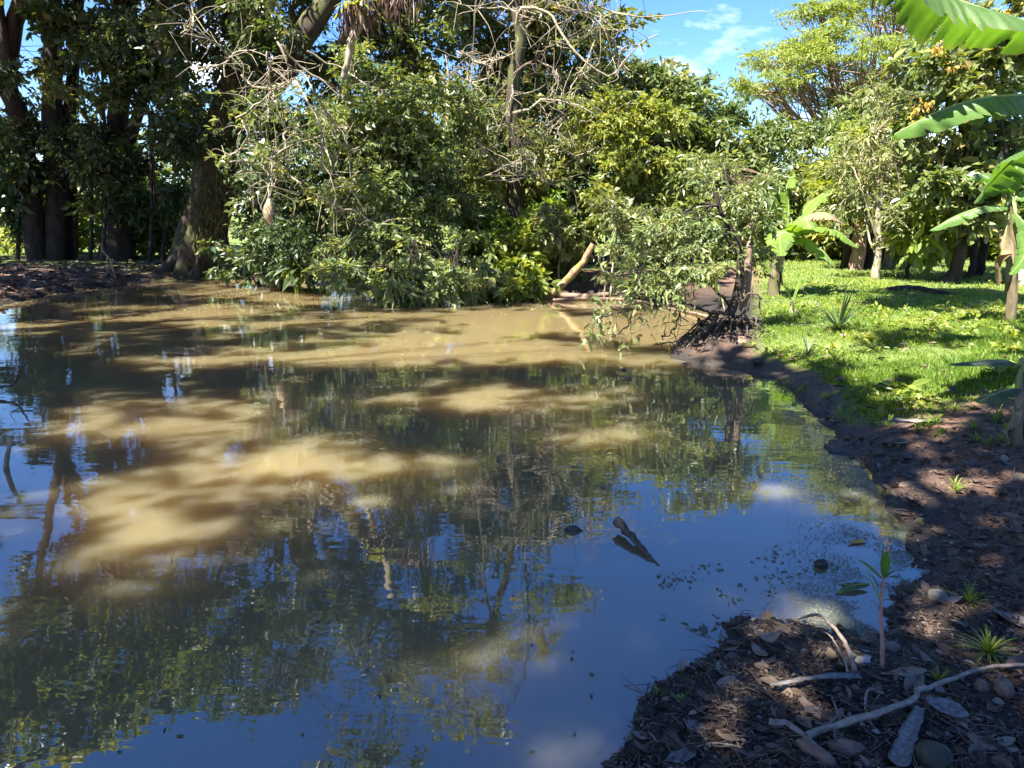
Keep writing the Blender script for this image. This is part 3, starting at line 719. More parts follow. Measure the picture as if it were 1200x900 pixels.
# --- the bare-branched tree with the dark trunk
rng = np.random.RandomState(22)
bare = plant('bare_branched_tree', 'tree with dark lower trunk and pale twisting bare branches across the centre', 'tree',
      trunk_px(600, 19.0, [(602, 250), (604, 190), (600, 130), (601, 92), (610, 45), (603, 8), (590, -80), (560, -200)]), 0.27, 0.08,
      [E(590, -80, 19, 110, 50, 30), E(560, -190, 18.5, 80, 70, 30), E(500, -300, 18.5, 80, 60, 24), E(560, 210, 18.6, 60, 35, 26), E(585, 165, 18.8, 60, 40, 26), E(640, 190, 18.4, 55, 36, 24)], 'leaf_mid', 0.11, 80, (0.24, 0.24, 0.14), 50, bark='bark_moss', limbs=5, limb_r=0.05)
bb = [[(605, 30), (610, 10), (640, 13), (652, 28), (665, 46), (690, 75), (716, 88), (735, 70), (752, 52), (772, 40)], [(603, 88), (622, 72), (640, 58), (662, 46), (690, 28)],
      [(692, 36), (698, 48), (685, 76), (672, 100), (655, 142)], [(540, 60), (565, 72), (585, 70), (602, 62)], [(600, 133), (622, 128), (640, 117), (680, 126), (700, 134), (724, 135)],
      [(722, 140), (708, 165), (690, 179), (665, 181)], [(640, 0), (665, 12), (690, 10), (712, 4)], [(696, 22), (718, 48), (725, 76)], [(556, 160), (570, 180), (586, 196), (604, 195)],
      [(605, 172), (622, 192), (640, 214)], [(522, 64), (527, 98), (540, 114), (554, 123), (570, 112)], [(535, 60), (560, 70), (582, 68)], [(530, 82), (550, 96), (574, 92)],
      [(700, 6), (722, 14), (740, 19), (770, 20), (800, 17), (828, 14)], [(636, 75), (655, 88), (648, 105), (662, 118)], [(600, 100), (598, 130), (597, 165)], [(560, 210), (580, 205), (598, 212), (610, 200), (612, 180)],
      [(640, 118), (660, 138), (652, 150), (640, 140)], [(655, 8), (690, 16), (705, 20), (690, 2)], [(620, 40), (612, 20), (625, 6)], [(606, 14), (580, 9), (556, 12), (540, 4)]]
for k, pl in enumerate(bb):
    b = MB(); r = 0.034 if k in (0, 1, 4) else 0.019
    p = traced(b, pl, 16.4 + 0.3 * (k % 3), r, 0.012 if k != 13 else 0.007, rng, wob=0.15); shoots(b, p, rng, 16 if k != 13 else 3, 0.7, 0.010)
    b.build('branch', M['twig_pale' if k not in (1, 6) else 'twig_dark'], bare)

# --- the great crown in the middle and its neighbours
plant('broad_crowned_tree', 'largest round-crowned green tree filling the middle of the picture', 'tree',
      trunk_px(560, 24.0, [(565, 200), (570, 100), (580, 40)]), 0.35, 0.2,
      [E(560, 60, 23.5, 120, 80, 120), E(455, 40, 23.5, 60, 70, 56), E(395, 45, 24, 55, 60, 46), E(640, 75, 23.5, 95, 65, 110), E(585, -20, 23.5, 95, 50, 70), E(520, 150, 23, 90, 60, 50), E(640, 160, 22.6, 100, 70, 80)], 'leaf_mid', 0.155, 92, (0.36, 0.36, 0.24), 61, limbs=9, limb_r=0.13, gap=0.3, asp=0.5)
plant('broad_crowned_tree', 'round-crowned tree on the skyline whose edge falls away to the blue sky', 'tree',
      trunk_px(775, 25.0, [(772, 220), (770, 150), (768, 110)]), 0.3, 0.16,
      [E(735, 112, 24.6, 68, 48, 80), E(795, 142, 24.6, 64, 46, 80), E(840, 175, 24.6, 42, 45, 34), E(770, 190, 24, 70, 60, 44)], 'leaf_mid', 0.155, 90, (0.34, 0.34, 0.22), 62, limbs=8, limb_r=0.12, gap=0.33, asp=0.5)
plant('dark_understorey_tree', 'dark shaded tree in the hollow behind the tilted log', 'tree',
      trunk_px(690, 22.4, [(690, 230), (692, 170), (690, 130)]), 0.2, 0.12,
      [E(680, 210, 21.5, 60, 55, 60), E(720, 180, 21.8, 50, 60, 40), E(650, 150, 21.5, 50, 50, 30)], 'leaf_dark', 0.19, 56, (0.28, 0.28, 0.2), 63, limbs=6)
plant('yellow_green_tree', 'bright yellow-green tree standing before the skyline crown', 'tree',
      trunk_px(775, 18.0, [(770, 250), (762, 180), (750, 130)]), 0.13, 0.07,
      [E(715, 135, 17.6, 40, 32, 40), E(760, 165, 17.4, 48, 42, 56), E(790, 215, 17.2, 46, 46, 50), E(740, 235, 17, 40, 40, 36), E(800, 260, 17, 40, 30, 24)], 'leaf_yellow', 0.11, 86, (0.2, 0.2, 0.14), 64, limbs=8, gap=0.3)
plant('slender_tree', 'thin pale-stemmed sapling right of the tilted log', 'tree',
      trunk_px(715, 15.5, [(718, 310), (724, 270), (728, 235)]), 0.03, 0.015,
      [E(728, 235, 15.2, 26, 30, 26), E(750, 290, 15, 34, 26, 24)], 'leaf_pale', 0.10, 40, (0.16, 0.16, 0.1), 65, limbs=4, bark='twig_pale', twig_r=0.008,
      extra_trunks=[(trunk_px(712, 15.5, [(706, 315), (700, 300)]), 0.02, 0.012)])

# --- waterside tree on the right with its roots in the water
Y = ROOT[1]
wt = plant('waterside_tree', 'small dark leaning tree rooted at the water edge on the right', 'tree',
      np.vstack([on_ground(829, 412) - [0, 0, 0.05], D(842, 385, Y), D(857, 362, Y + .05), D(866, 335, Y + .1), D(867, 300, Y + .1), D(863, 278, Y + .1), D(846, 250, Y), D(836, 215, Y)]), 0.085, 0.022,
      [E(800, 232, Y, 58, 36, 34), E(850, 225, Y + .3, 52, 40, 30), E(770, 285, Y - .2, 52, 34, 30), E(830, 290, Y - .3, 50, 34, 22), E(740, 320, Y - .2, 34, 24, 14), E(790, 325, Y - .5, 50, 16, 10)],
      'leaf_pale', 0.068, 44, (0.12, 0.12, 0.08), 71, asp=0.34, limbs=14, limb_r=0.018, droop=0.35, twig_r=0.005, wig=0.012, gap=0.3, start=0.3)
rng = np.random.RandomState(72)
low = [[(852, 368), (830, 366), (800, 358), (772, 356), (742, 364), (704, 374)], [(846, 380), (815, 388), (790, 398), (768, 402)], [(860, 350), (885, 345), (890, 360), (886, 385), (880, 400)],
       [(800, 358), (790, 385), (776, 398)], [(838, 395), (822, 385), (806, 392), (800, 412)], [(790, 357), (770, 340), (750, 332), (720, 330)], [(742, 364), (735, 380), (715, 395)], [(866, 320), (840, 318), (815, 330), (812, 350)]]
for k, pl in enumerate(low):
    b = MB(); p = traced(b, pl, Y - 0.15, 0.024 if k == 0 else 0.016, 0.006, rng, wob=0.1); shoots(b, p, rng, 10, 0.34, 0.006); b.build('branch', M['twig_dark'], wt)
b = MB(); cen = np.array([D(rng.uniform(690, 800), rng.uniform(345, 398), Y - rng.uniform(0.1, 0.7)) for _ in range(30)])
cen = cen[cen[:, 2] > 0.05]
cluster_leaves(b, cen, 14, (0.10, 0.10, 0.05), 0.075, 0.36, rng, 0.4); b.build('low_leaves', M['leaf_pale'], wt, smooth=False)
for k in range(32):
    a = rng.uniform(0, 6.28); l = rng.uniform(0.2, 0.65); s = ROOT + [rng.normal() * 0.16 + .1, rng.normal() * 0.1, 0]; s[2] = gz(s[0], s[1]) + rng.uniform(.02, .14)
    e = s + np.array([math.cos(a) * l, math.sin(a) * l * 0.7, 0]); e[2] = gz(e[0], e[1]) - 0.02; e[2] = max(e[2], -0.06)
    m = (s + e) / 2 + rng.normal(size=3) * .04; m[2] = max(gz(m[0], m[1]), 0) + rng.uniform(.03, .14)
    b = MB(); b.tube(spline([s, m, e], 9, 0.012, rng), taper(0.026, 0.009, 9), 5, 0.12, rng); b.build('root', M['twig_dark'], wt)
plant('peeling_tree', 'pale peeling trunk right behind the leaning waterside tree', 'tree',
      np.vstack([on_ground(868, 404) - [0, 0, .05], D(869, 378, Y + .3), D(875, 340, Y + .35), D(877, 300, Y + .4), D(882, 260, Y + .5), D(890, 225, Y + .6)]), 0.092, 0.03,
      [E(880, 240, Y + .6, 48, 40, 30), E(900, 270, Y + .9, 26, 40, 16), E(860, 200, Y + .8, 46, 26, 20)], 'leaf_pale', 0.07, 40, (0.12, 0.12, 0.09), 73, asp=0.34, bark='bark_brown', limbs=8, limb_r=0.02, twig_r=0.005, rough=0.1, wig=0.01, gap=0.25)

# --- right-hand background
def feather_tree(label, seed):
    rng = np.random.RandomState(seed); y = 42.0; k = y / FPX
    b0 = base_at(1012, y); t = thing('umbrella_tree', label, 'tree', b0)
    fork = D(1005, 175, y)
    b = MB(); tp = spline([b0, D(1010, 250, y), fork], 16, 0.05, rng); b.tube(tp, taper(0.5, 0.34, 16), 10, 0.05, rng); b.build('trunk', M['bark_brown'], t)
    tiers = [(1035, 15, 72, 24), (1070, 0, 80, 26), (935, 75, 60, 20), (1010, 75, 90, 20), (1080, 60, 70, 26), (940, 118, 48, 15), (1075, -35, 90, 24), (905, 98, 34, 12), (1060, 105, 60, 18), (972, 50, 52, 14), (900, 108, 26, 9), (1020, 120, 50, 14), (1090, 20, 60, 20), (960, 20, 40, 12), (915, 70, 36, 10), (985, 95, 60, 12)]
    lf = MB(); tw = MB()
    for (cx, cy, rx, rz) in tiers:
        yy = y + rng.uniform(-4, 3); c = D(cx, cy, yy)
        lp = spline([fork, (fork * 0.5 + c * 0.5) + [0, 0, -0.8], c], 14, 0.1, rng)
        lb = MB(); lb.tube(lp, taper(0.20, 0.05, 14), 6); lb.build('limb', M['bark_brown'], t)
        n = int(rx * 1.05)
        a = rng.rand(n) * 6.28; r = np.sqrt(rng.rand(n))
        keepn = fbm(np.cos(a) * r * 3 + cx, np.sin(a) * r * 3 + cy, 3) > -0.12; a = a[keepn]; r = r[keepn]; n = len(a)
        cen = c + np.stack([np.cos(a) * r * rx * k, np.sin(a) * r * rx * k * 0.9, (1 - r ** 2) * rz * k * 0.7 + rng.normal(size=n) * 0.22], -1)
        for q in cen[:26]:
            s = lp[rng.randint(7, 14)]; tw.tube(spline([s, (s + q) / 2 + [0, 0, -0.15], q], 5), taper(0.04, 0.015, 5), 3, cap=False)
        cluster_leaves(lf, cen, 90, (0.45, 0.45, 0.09), 0.17, 0.30, rng, 0.1, up=1.6)
    tw.build('twigs', M['bark_brown'], t)['kind'] = 'stuff'; lf.build('crown', M['leaf_feather'], t, smooth=False)
feather_tree('tall feathery umbrella-crowned tree against the blue sky on the right', 81)

plant('flowering_tree', 'dark-leaved tree with yellow flower clusters behind the big banana leaves', 'tree',
      trunk_px(1112, 16.0, [(1122, 310), (1130, 250), (1130, 160), (1120, 80)]), 0.15, 0.09,
      [E(1140, 65, 15.6, 62, 56, 46), E(1175, 165, 15.4, 46, 46, 24), E(1110, 185, 15.6, 34, 42, 18), E(1085, 120, 15.8, 24, 36, 12), E(1180, 20, 15.4, 60, 50, 30), E(1140, 245, 15.2, 40, 22, 9)],
      'leaf_mid', 0.165, 48, (0.24, 0.24, 0.16), 82, hexa=True, asp=0.5, limbs=9, limb_r=0.06, gap=0.36)
ft = [o for o in col.objects if o.name.startswith('flowering_tree')][0]
rng = np.random.RandomState(83)
for (px, py, s) in ((1101, 51, 7), (1118, 79, 6), (1086, 122, 7), (1072, 132, 5), (1108, 30, 6), (1190, 5, 9), (1178, 12, 6), (1098, 58, 4)):
    b = MB(); cluster_leaves(b, np.array([D(px + rng.normal() * s * .6, py + rng.normal() * s * .5, 14.9) for _ in range(4)]), 14, (0.06, 0.06, 0.05), 0.06, 0.6, rng); b.build('flower_cluster', M['flower'], ft, smooth=False)['kind'] = 'stuff'
plant('wispy_tree', 'pale wispy tree with thin upright twigs in the middle of the lawn edge', 'tree',
      trunk_px(1029, 16.8, [(1030, 300), (1032, 240), (1036, 180)]), 0.10, 0.05,
      [E(1030, 180, 17, 40, 70, 44), E(1020, 250, 16.8, 44, 36, 34), E(1045, 110, 17.2, 34, 40, 28), E(1000, 210, 17.2, 30, 50, 22)], 'leaf_pale', 0.10, 46, (0.2, 0.2, 0.18), 84, bark='bark_pale', limbs=12, limb_r=0.03, asp=0.3, gap=0.3, twig_r=0.012)
plant('broadleaf_shrub', 'sunlit broad-leaved shrub at the right edge of the lawn', 'shrub',
      trunk_px(1066, 17.2, [(1066, 300), (1068, 260)]), 0.05, 0.03,
      [E(1075, 262, 16.6, 32, 30, 18), E(1060, 285, 16.8, 26, 18, 9), E(1090, 230, 16.4, 26, 30, 12)], 'leaf_bright', 0.24, 12, (0.22, 0.22, 0.16), 85, hexa=True, asp=0.5, limbs=5, droop=0.5)
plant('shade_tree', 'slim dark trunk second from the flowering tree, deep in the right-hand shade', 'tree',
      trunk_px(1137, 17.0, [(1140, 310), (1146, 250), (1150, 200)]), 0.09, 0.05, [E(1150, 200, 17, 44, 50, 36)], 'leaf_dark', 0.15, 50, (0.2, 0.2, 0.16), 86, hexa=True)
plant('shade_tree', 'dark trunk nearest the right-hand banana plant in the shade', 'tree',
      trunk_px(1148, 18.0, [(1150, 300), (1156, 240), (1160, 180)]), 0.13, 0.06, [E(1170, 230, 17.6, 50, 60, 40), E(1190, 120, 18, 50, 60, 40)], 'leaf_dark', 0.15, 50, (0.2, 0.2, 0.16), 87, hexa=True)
trunks = [(990, 315, 20.5, 0.11, 'bark_dark', 'thin dark trunk left of the stout pinkish trunk across the lawn'), (1004, 318, 20.0, 0.20, 'bark_pink', 'stout pinkish trunk across the lawn, lit on its left'),
          (1018, 316, 20.6, 0.15, 'bark_dark', 'dark trunk touching the stout pinkish trunk on its right'), (1040, 318, 21.0, 0.12, 'bark_pale', 'pale thin trunk beyond the wispy tree')]
for i, (px, py, y, r, bk, lb) in enumerate(trunks):
    plant('orchard_tree', lb, 'tree', trunk_px(px, y, [(px + 4, 280), (px + 8, 240), (px + 6, 200)]), r, r * 0.6,
          [E(px, 232, y, 46, 36, 30), E(px + 10, 180, y + 1, 44, 40, 24)], 'leaf_mid' if i % 2 else 'leaf_bright', 0.14, 60, (0.26, 0.26, 0.2), 90 + i, bark=bk, limbs=5, gap=0.4)
mids = [(862, 165, 24, 55, 48, 'leaf_mid', 'rounded tree on the skyline just left of the low cloud'), (920, 215, 26, 56, 34, 'leaf_pale', 'pale bushy tree under the cloud gap'),
        (980, 175, 29, 50, 54, 'leaf_mid', 'loose-crowned tree below the umbrella crown')]
for i, (px, py, y, rx, rz, lf, lb) in enumerate(mids):
    plant('background_tree', lb, 'tree', trunk_px(px, y, [(px - 2, 270), (px, py)]), 0.22, 0.12, [E(px, py, y, rx, rz, 70), E(px + 10, py + rz, y, rx * .9, rz * .7, 40)], lf, 0.17, 80, (0.36, 0.36, 0.26), 100 + i, limbs=7, gap=0.42)
# belt of trees and bushes far behind, glimpsed through the gaps
rng = np.random.RandomState(111)
protos = []
for i in range(4):
    rs = np.random.RandomState(120 + i)
    b0 = np.array([0, 0, 0.0]); h = 7.0 if i < 2 else 3.0
    t = plant('distant_tree' if i < 2 else 'distant_bush', 'green tree far behind, glimpsed through gaps in the nearer trees' if i < 2 else 'sunlit bush beyond the trees on the far side of the pond', 'tree' if i < 2 else 'bush',
              np.array([b0, [0.1, 0, h * 0.4], [0, 0.1, h * 0.7]]), 0.22 if i < 2 else 0.1, 0.1, [((0, 0, h * 0.62), (h * 0.36, h * 0.36, h * 0.40), 80), ((0.5, 0, h * 0.35), (h * 0.34, h * 0.34, h * 0.25), 50)],
              ['leaf_mid', 'leaf_dark', 'leaf_bright', 'leaf_yellow'][i], 0.22, 55, (0.42, 0.42, 0.3), 130 + i, limbs=6, group='trees far behind the pond' if i < 2 else 'bushes far behind the pond')
    protos.append(t)
def copy_tree(o, parent=None):
    c = o.copy(); col.objects.link(c)
    if parent is not None: c.parent = parent
    for ch in list(o.children): copy_tree(ch, c)
    return c
spots = [(-26, 33), (-20, 38), (-14, 35), (-7, 39), (0, 36), (6, 40), (12, 44), (19, 40), (25, 36), (-32, 28), (30, 30), (15, 33), (-3, 46), (22, 46)]
for k, (x, y) in enumerate(spots):
    p = protos[k % 2]; o = p if k < 2 else copy_tree(p)
    o.location = (x, y, gz(x, y)); o.rotation_euler.z = k * 1.7; s = 0.85 + 0.35 * rng.rand(); o.scale = (s, s, s)
bsp = [(-22, 25), (-17, 28), (-12.5, 27), (-9, 29), (-4, 28), (1, 27), (5, 28), (9, 30), (13, 27), (17, 28), (-28, 22), (11, 25.5), (15.5, 24), (20, 24), (7, 25)]
for k, (x, y) in enumerate(bsp):
    p = protos[2 + k % 2]; o = p if k < 2 else copy_tree(p)
    o.location = (x, y, gz(x, y) - 0.1); o.rotation_euler.z = k * 2.1; s = 0.7 + 0.4 * rng.rand(); o.scale = (s * 1.2, s * 1.2, s)

# --- trees beside and behind the camera, whose shade falls on the near bank and the water; crowns unseen, their gaps shaped to let sun patches fall where wanted
GAPS = [(350, 530, 110, 26), (120, 615, 100, 40), (440, 692, 34, 18), (565, 762, 40, 22), (590, 464, 95, 15), (200, 505, 100, 12), (70, 492, 50, 10), (250, 470, 70, 6), (650, 508, 60, 9), (30, 700, 50, 20), (340, 655, 26, 12), (470, 575, 26, 8), (770, 520, 40, 5),
        (1150, 592, 60, 16), (1060, 580, 22, 6), (905, 738, 36, 6), (1060, 772, 36, 3), (1120, 705, 16, 14), (833, 750, 12, 14), (1185, 640, 30, 8), (985, 866, 14, 1), (1185, 812, 10, 2), (1175, 442, 40, 7), (1010, 637, 10, 3), (1140, 525, 14, 3), (1030, 500, 18, 3), (1030, 675, 12, 14)]
def shade_wanted(x, y):
    dep = y * cp + CAMZ * sp; upc = y * sp - CAMZ * cp
    px = 600 + FPX * x / dep; py = 450 - FPX * upc / dep
    w = np.ones_like(x)
    far = py < 430
    streak = fbm(x * 0.5 + 4, y * 1.1, 3)
    w = np.where(far & (px < 230), (streak > -0.08), w)
    w = np.where(far & (px >= 230) & (px < 640), (streak > 0.2), w)
    w = np.where(far & (px >= 640), (streak > 0.22), w)
    edge = np.interp(px, [860, 900, 1000, 1050, 1100, 1200, 1300], [440, 436, 432, 418, 424, 446, 450])
    w = np.where((px > 870) & (py < edge), 0, w)
    w = np.where((px > 1035) & (py > 346) & (py < 384), 1, w)  # shade band cast by the added overhead clumps on the right
    for (cx, cy_, rx, ry) in GAPS:
        mx = np.where(dep < 4.2, 0.155, 0.235) * FPX / dep; my = mx * CAMZ / dep      # room for the spread of the sprays
        w = np.where(((px - cx) / (rx + mx)) ** 2 + ((py - cy_) / (ry + my)) ** 2 < 1, 0, w)
    return w > 0.5
rng = np.random.RandomState(140)
tx = rng.uniform(-9.5, 7.0, 4600); ty = np.where(np.arange(4600) < 3400, rng.uniform(0.3, 18.5, 4600), rng.uniform(0.3, 10.0, 4600))
keep = shade_wanted(tx, ty) & ((ty < 11) | (rng.rand(4600) < 0.75))
sh = np.array([SUN_DIR.x, SUN_DIR.y]) / SUN_DIR.z
lx, ly = tx + sh[0] * 2.9, ty + sh[1] * 2.9          # the banana leaves at the right stand in the sun
keep &= ~((lx > 1.7) & (lx < 5.2) & (ly > 4.4) & (ly < 7.2))
lx, ly = tx + sh[0] * 1.7, ty + sh[1] * 1.7          # so does the waterside tree
keep &= ~(np.hypot(lx - 2.2, ly - ROOT[1]) < 1.5)
tx, ty = tx[keep], ty[keep]
t2 = rng.rand(1700, 2) * [18, 12] + [-22, 15.5]; t2 = t2[(t2[:, 0] < -8) | (t2[:, 1] > 21.5)]         # the left bank lies under trees as well
tx = np.concatenate([tx, t2[:, 0]]); ty = np.concatenate([ty, t2[:, 1]])
t2 = rng.rand(120, 2) * [3.2, 2.6] + [6.0, 12.0]       # extra unseen leaf clumps, added overhead to shade the feet of the right-hand trees
t2 = t2[shade_wanted(t2[:, 0], t2[:, 1])]
tx = np.concatenate([tx, t2[:, 0]]); ty = np.concatenate([ty, t2[:, 1]])
hh = rng.uniform(8.6, 10.8, len(tx)) + 0.12 * np.clip(ty - 8, 0, 10) + np.where(tx < -8, rng.uniform(0, 4, len(tx)), 0)
cen_all = np.stack([tx, ty, 0 * tx], -1) + hh[:, None] * np.array(SUN_DIR) / SUN_DIR.z
roots = [((-5.5, -5.0), 'spreading tree behind the camera whose leaves dapple the near bank with shade'), ((-12.0, 1.0), 'spreading shade tree at the near left corner of the pond'), ((-14.2, 8.5), 'tall shade tree standing left of the pond beyond the picture'), ((-1.5, -4.5), 'second shade tree behind the camera, nearer the path'),
         ((-22.0, 11.0), 'tall shade tree far out on the left bank beyond the picture'), ((-25.0, 19.0), 'tallest shade tree deep behind the left bank')]
tops = np.array([(-4.5, -2.0), (-9.0, 1.5), (-11.0, 8.0), (-0.5, -1.5), (-19.5, 11.0), (-23.0, 18.0)])
near = np.argmin(((cen_all[:, None, :2] - tops[None]) ** 2).sum(-1), 1)
for k, ((rx, ry), lb) in enumerate(roots):
    cen = cen_all[near == k]
    if not len(cen): continue
    b0 = np.array([rx, ry, gz(rx, ry) - .05]); t = thing('canopy_tree', lb, 'tree', b0)
    top = np.array([tops[k][0], tops[k][1], 8.4])
    tp = spline([b0, b0 * .7 + top * .3 + [0, 0, 1.2], top], 18, .06, rng); b = MB(); b.tube(tp, taper(.36, .17, 18), 12, .06, rng); b.build('trunk', M['bark_moss'], t)
    al = [tp[12:]]
    for q in cen[rng.choice(len(cen), min(11, len(cen)), replace=False)]:
        st = tp[rng.randint(11, 18)]; lp = spline([st, (st + q) / 2 + [0, 0, .3], q - [0, 0, .1]], 14, .05, rng)
        b = MB(); b.tube(lp, taper(.11, .025, 14), 7, .05, rng); b.build('limb', M['bark_moss'], t); al.append(lp)
    al = np.vstack(al); tw = MB()
    for q in cen:
        st = al[np.argmin(((al - q) ** 2).sum(1))]; tw.tube(spline([st, (st + q) / 2 + rng.normal(size=3) * .08, q], 5), taper(.016, .006, 5), 3, cap=False)
    tw.build('twigs', M['bark_dark'], t)['kind'] = 'stuff'
    lf = MB(); cluster_leaves(lf, cen, 34, (0.25, 0.25, 0.14), 0.20, 0.55, rng, 0.2, False, 1.2); lf.build('crown', M['leaf_mid'], t, smooth=False)
print('CANOPY', len(cen_all))

# ------------------------------------------------------------------ banana plants
def banana_leaf(parent, mid, width, mat, seed, fold=0.5, tears=5, nst=64, rolled=0.0, flip=1.0, rib=True):
    rng = np.random.RandomState(seed)
    p = spline(mid, nst); t = np.linspace(0, 1, nst)
    tan = nrm(np.gradient(p, axis=0))
    side = nrm(np.cross(tan, np.array([0, 0, 1.0]))); up = np.cross(side, tan)
    w = width * 0.5 * np.clip(np.sin(np.clip(t * 0.94 + 0.05, 0, 1) * np.pi) ** 0.55, 0.02, 1)
    me_v, me_f, uvs = [], [], []
    nc = 6; nv = 0
    for sgn in (-1, 1):
        ww = w.copy()
        for tt in rng.uniform(0.1, 0.95, tears):
            ww *= 1 - rng.uniform(0.25, 0.8) * np.exp(-((t - tt) / 0.009) ** 2)
        ww *= 1 + 0.05 * np.sin(t * 31 + rng.rand() * 6) + 0.03 * rng.normal(size=nst)
        fo = fold * (1 + 0.25 * np.sin(t * 9 + rng.rand() * 6)) + (rolled if sgn > 0 else 0)
        c = np.linspace(0, 1, nc)
        grid = p[:, None] + sgn * side[:, None] * (ww[:, None] * c * np.cos(fo)[:, None])[..., None] \
            + up[:, None] * (ww[:, None] * (0.16 * c * (1 - c) * 2 - c ** 1.25 * np.sin(fo)[:, None] + 0.02 * rng.normal(size=(nst, nc)) * c))[..., None]
        me_v.append(grid.reshape(-1, 3))
        uvs.append(np.stack(np.broadcast_arrays(t[:, None] * 6 + 0.25 * c, c[None, :] * sgn), -1).reshape(-1, 2))
        ii = np.arange(nst * nc).reshape(nst, nc) + nv
        q = np.stack([ii[:-1, :-1], ii[1:, :-1], ii[1:, 1:], ii[:-1, 1:]], -1).reshape(-1, 4)
        me_f.append(q if sgn > 0 else q[:, ::-1]); nv += nst * nc
    v = np.concatenate(me_v); f = np.concatenate(me_f); uv = np.concatenate(uvs)
    b = MB(); b.add(v, f); o = b.build('leaf', M[mat], parent)
    ul = o.data.uv_layers.new(name='UVMap'); ul.data.foreach_set('uv', uv[f.ravel()].astype(np.float32).ravel())
    if rib:
        rb = MB(); rb.tube(p + up * 0.002, taper(width * 0.035, width * 0.008, nst), 6); rb.build('midrib', M['midrib'], o)
    return o
M['midrib'] = bark_mat('midrib', (0.15, 0.20, 0.06), (0.26, 0.32, 0.11), 12, bump=0.05)
def banana(label, stem, r0, r1, leaves, seed, mat='banana'):
    rng = np.random.RandomState(seed)
    t = thing('banana_plant', label, 'banana plant', stem[0])
    b = MB(); b.tube(spline(stem, 18, 0.01, rng), taper(r0, r1, 18), 12, 0.04, rng); b.build('pseudostem', M['pseudostem'], t)
    top = np.asarray(stem[-1], float)
    st = spline(stem, 30)
    for k in range(7):
        i = rng.randint(2, 20); a = rng.rand() * 6.28; r = r0 + (r1 - r0) * i / 29; o = np.array([math.cos(a), math.sin(a), 0]); sdv = np.array([-math.sin(a), math.cos(a), 0]); n = 8
        tt = np.linspace(0, 1, n); h = (st[min(i + 9, 29)] - st[i]); mid = st[i] + h * (1 - tt)[:, None] + o * (r * 1.03 + r * .5 * tt ** 3)[:, None]
        wv = r * 0.9 * np.sin(0.35 + 2.5 * tt) ; v = np.stack([mid - sdv * wv[:, None] - o * r * .3, mid, mid + sdv * wv[:, None] - o * r * .3], 1).reshape(-1, 3)
        f = [(3 * q + j, 3 * q + j + 1, 3 * q + j + 4, 3 * q + j + 3) for q in range(n - 1) for j in (0, 1)]
        b = MB(); b.add(v, f, np.full(len(f), rng.rand())); b.build('dry_sheath', M['dry_frond'], t)
    for k, lf in enumerate(leaves):
        pts, w = lf[0], lf[1]; kw = dict(lf[2]) if len(lf) > 2 else {}
        m = kw.pop('mat', mat)
        stalk = MB(); stalk.tube(spline([top, (top + pts[0]) / 2 + [0, 0, 0.05], pts[0]], 8), taper(0.05 * w / 0.5, 0.036 * w / 0.5, 8), 6); stalk.build('leaf_stalk', M['midrib'], t)
        banana_leaf(t, pts, w, m, seed * 10 + k, **kw)
    return t
# near plant whose leaves reach in from the right (its stem stands outside the picture)
s0 = np.array([4.75, 5.6, 0]); s0[2] = gz(*s0[:2]) - 0.05
top = np.array([4.55, 5.7, 2.75])
banana('banana plant just outside the right edge, its huge leaves reaching into the top corner', [s0, (4.7, 5.65, 1.4), top], 0.13, 0.09, [
    ([D(1262, 40, 5.6), D(1200, 26, 5.4), D(1140, 8, 5.2), D(1085, -14, 5.0), D(1040, -40, 4.9)], 0.58, dict(fold=0.75, tears=7)),
    ([D(1262, 112, 5.7), D(1200, 112, 5.5), D(1150, 116, 5.35), D(1100, 131, 5.2), D(1048, 158, 5.1)], 0.42, dict(fold=0.72, tears=6)),
    ([D(1262, 130, 5.9), D(1225, 165, 6.2), D(1190, 185, 6.5), D(1160, 215, 6.7), D(1142, 238, 6.8)], 0.42, dict(fold=0.5, tears=9)),
    ([np.array([4.7, 5.4, 2.9]), np.array([5.0, 4.8, 3.5]), np.array([5.3, 4.0, 3.7]), np.array([5.6, 3.2, 3.4])], 0.5),
    ([np.array([4.8, 5.9, 2.9]), np.array([5.4, 6.2, 3.4]), np.array([6.2, 6.5, 3.4]), np.array([6.8, 6.8, 3.0])], 0.5),
    ([np.array([4.5, 5.6, 2.95]), np.array([4.35, 5.2, 3.7]), np.array([4.2, 4.7, 4.2]), np.array([3.9, 4.2, 4.3])], 0.5)], 150)
# plant in the middle distance at the right edge
b0 = on_ground(1184, 380); y = b0[1]
banana('banana plant with slim brown stem standing in shade at the right edge of the lawn', [b0 - [0, 0, .05], D(1186, 320, y), D(1188, 270, y), D(1186, 238, y)], 0.066, 0.05, [
    ([D(1183, 226, y), D(1170, 208, y - .1), D(1152, 204, y - .2), D(1134, 210, y - .3)], 0.30, dict(fold=0.6)),
    ([D(1178, 242, y - .05), D(1150, 243, y - .2), D(1120, 254, y - .35), D(1090, 270, y - .5)], 0.30, dict(fold=0.45)),
    ([D(1192, 235, y), D(1215, 215, y + .1), D(1240, 220, y + .2), D(1260, 245, y + .3)], 0.34),
    ([D(1190, 250, y - .1), D(1205, 270, y - .3), D(1200, 300, y - .5), D(1184, 322, y - .6)], 0.26, dict(fold=0.4)),
    ([D(1186, 226, y), D(1192, 195, y), D(1205, 175, y + .1), D(1225, 165, y + .2)], 0.32),
    ([D(1182, 255, y), D(1176, 285, y - .1), D(1172, 310, y - .1), D(1170, 335, y - .05)], 0.22, dict(mat='banana_dry', fold=1.0))], 151)
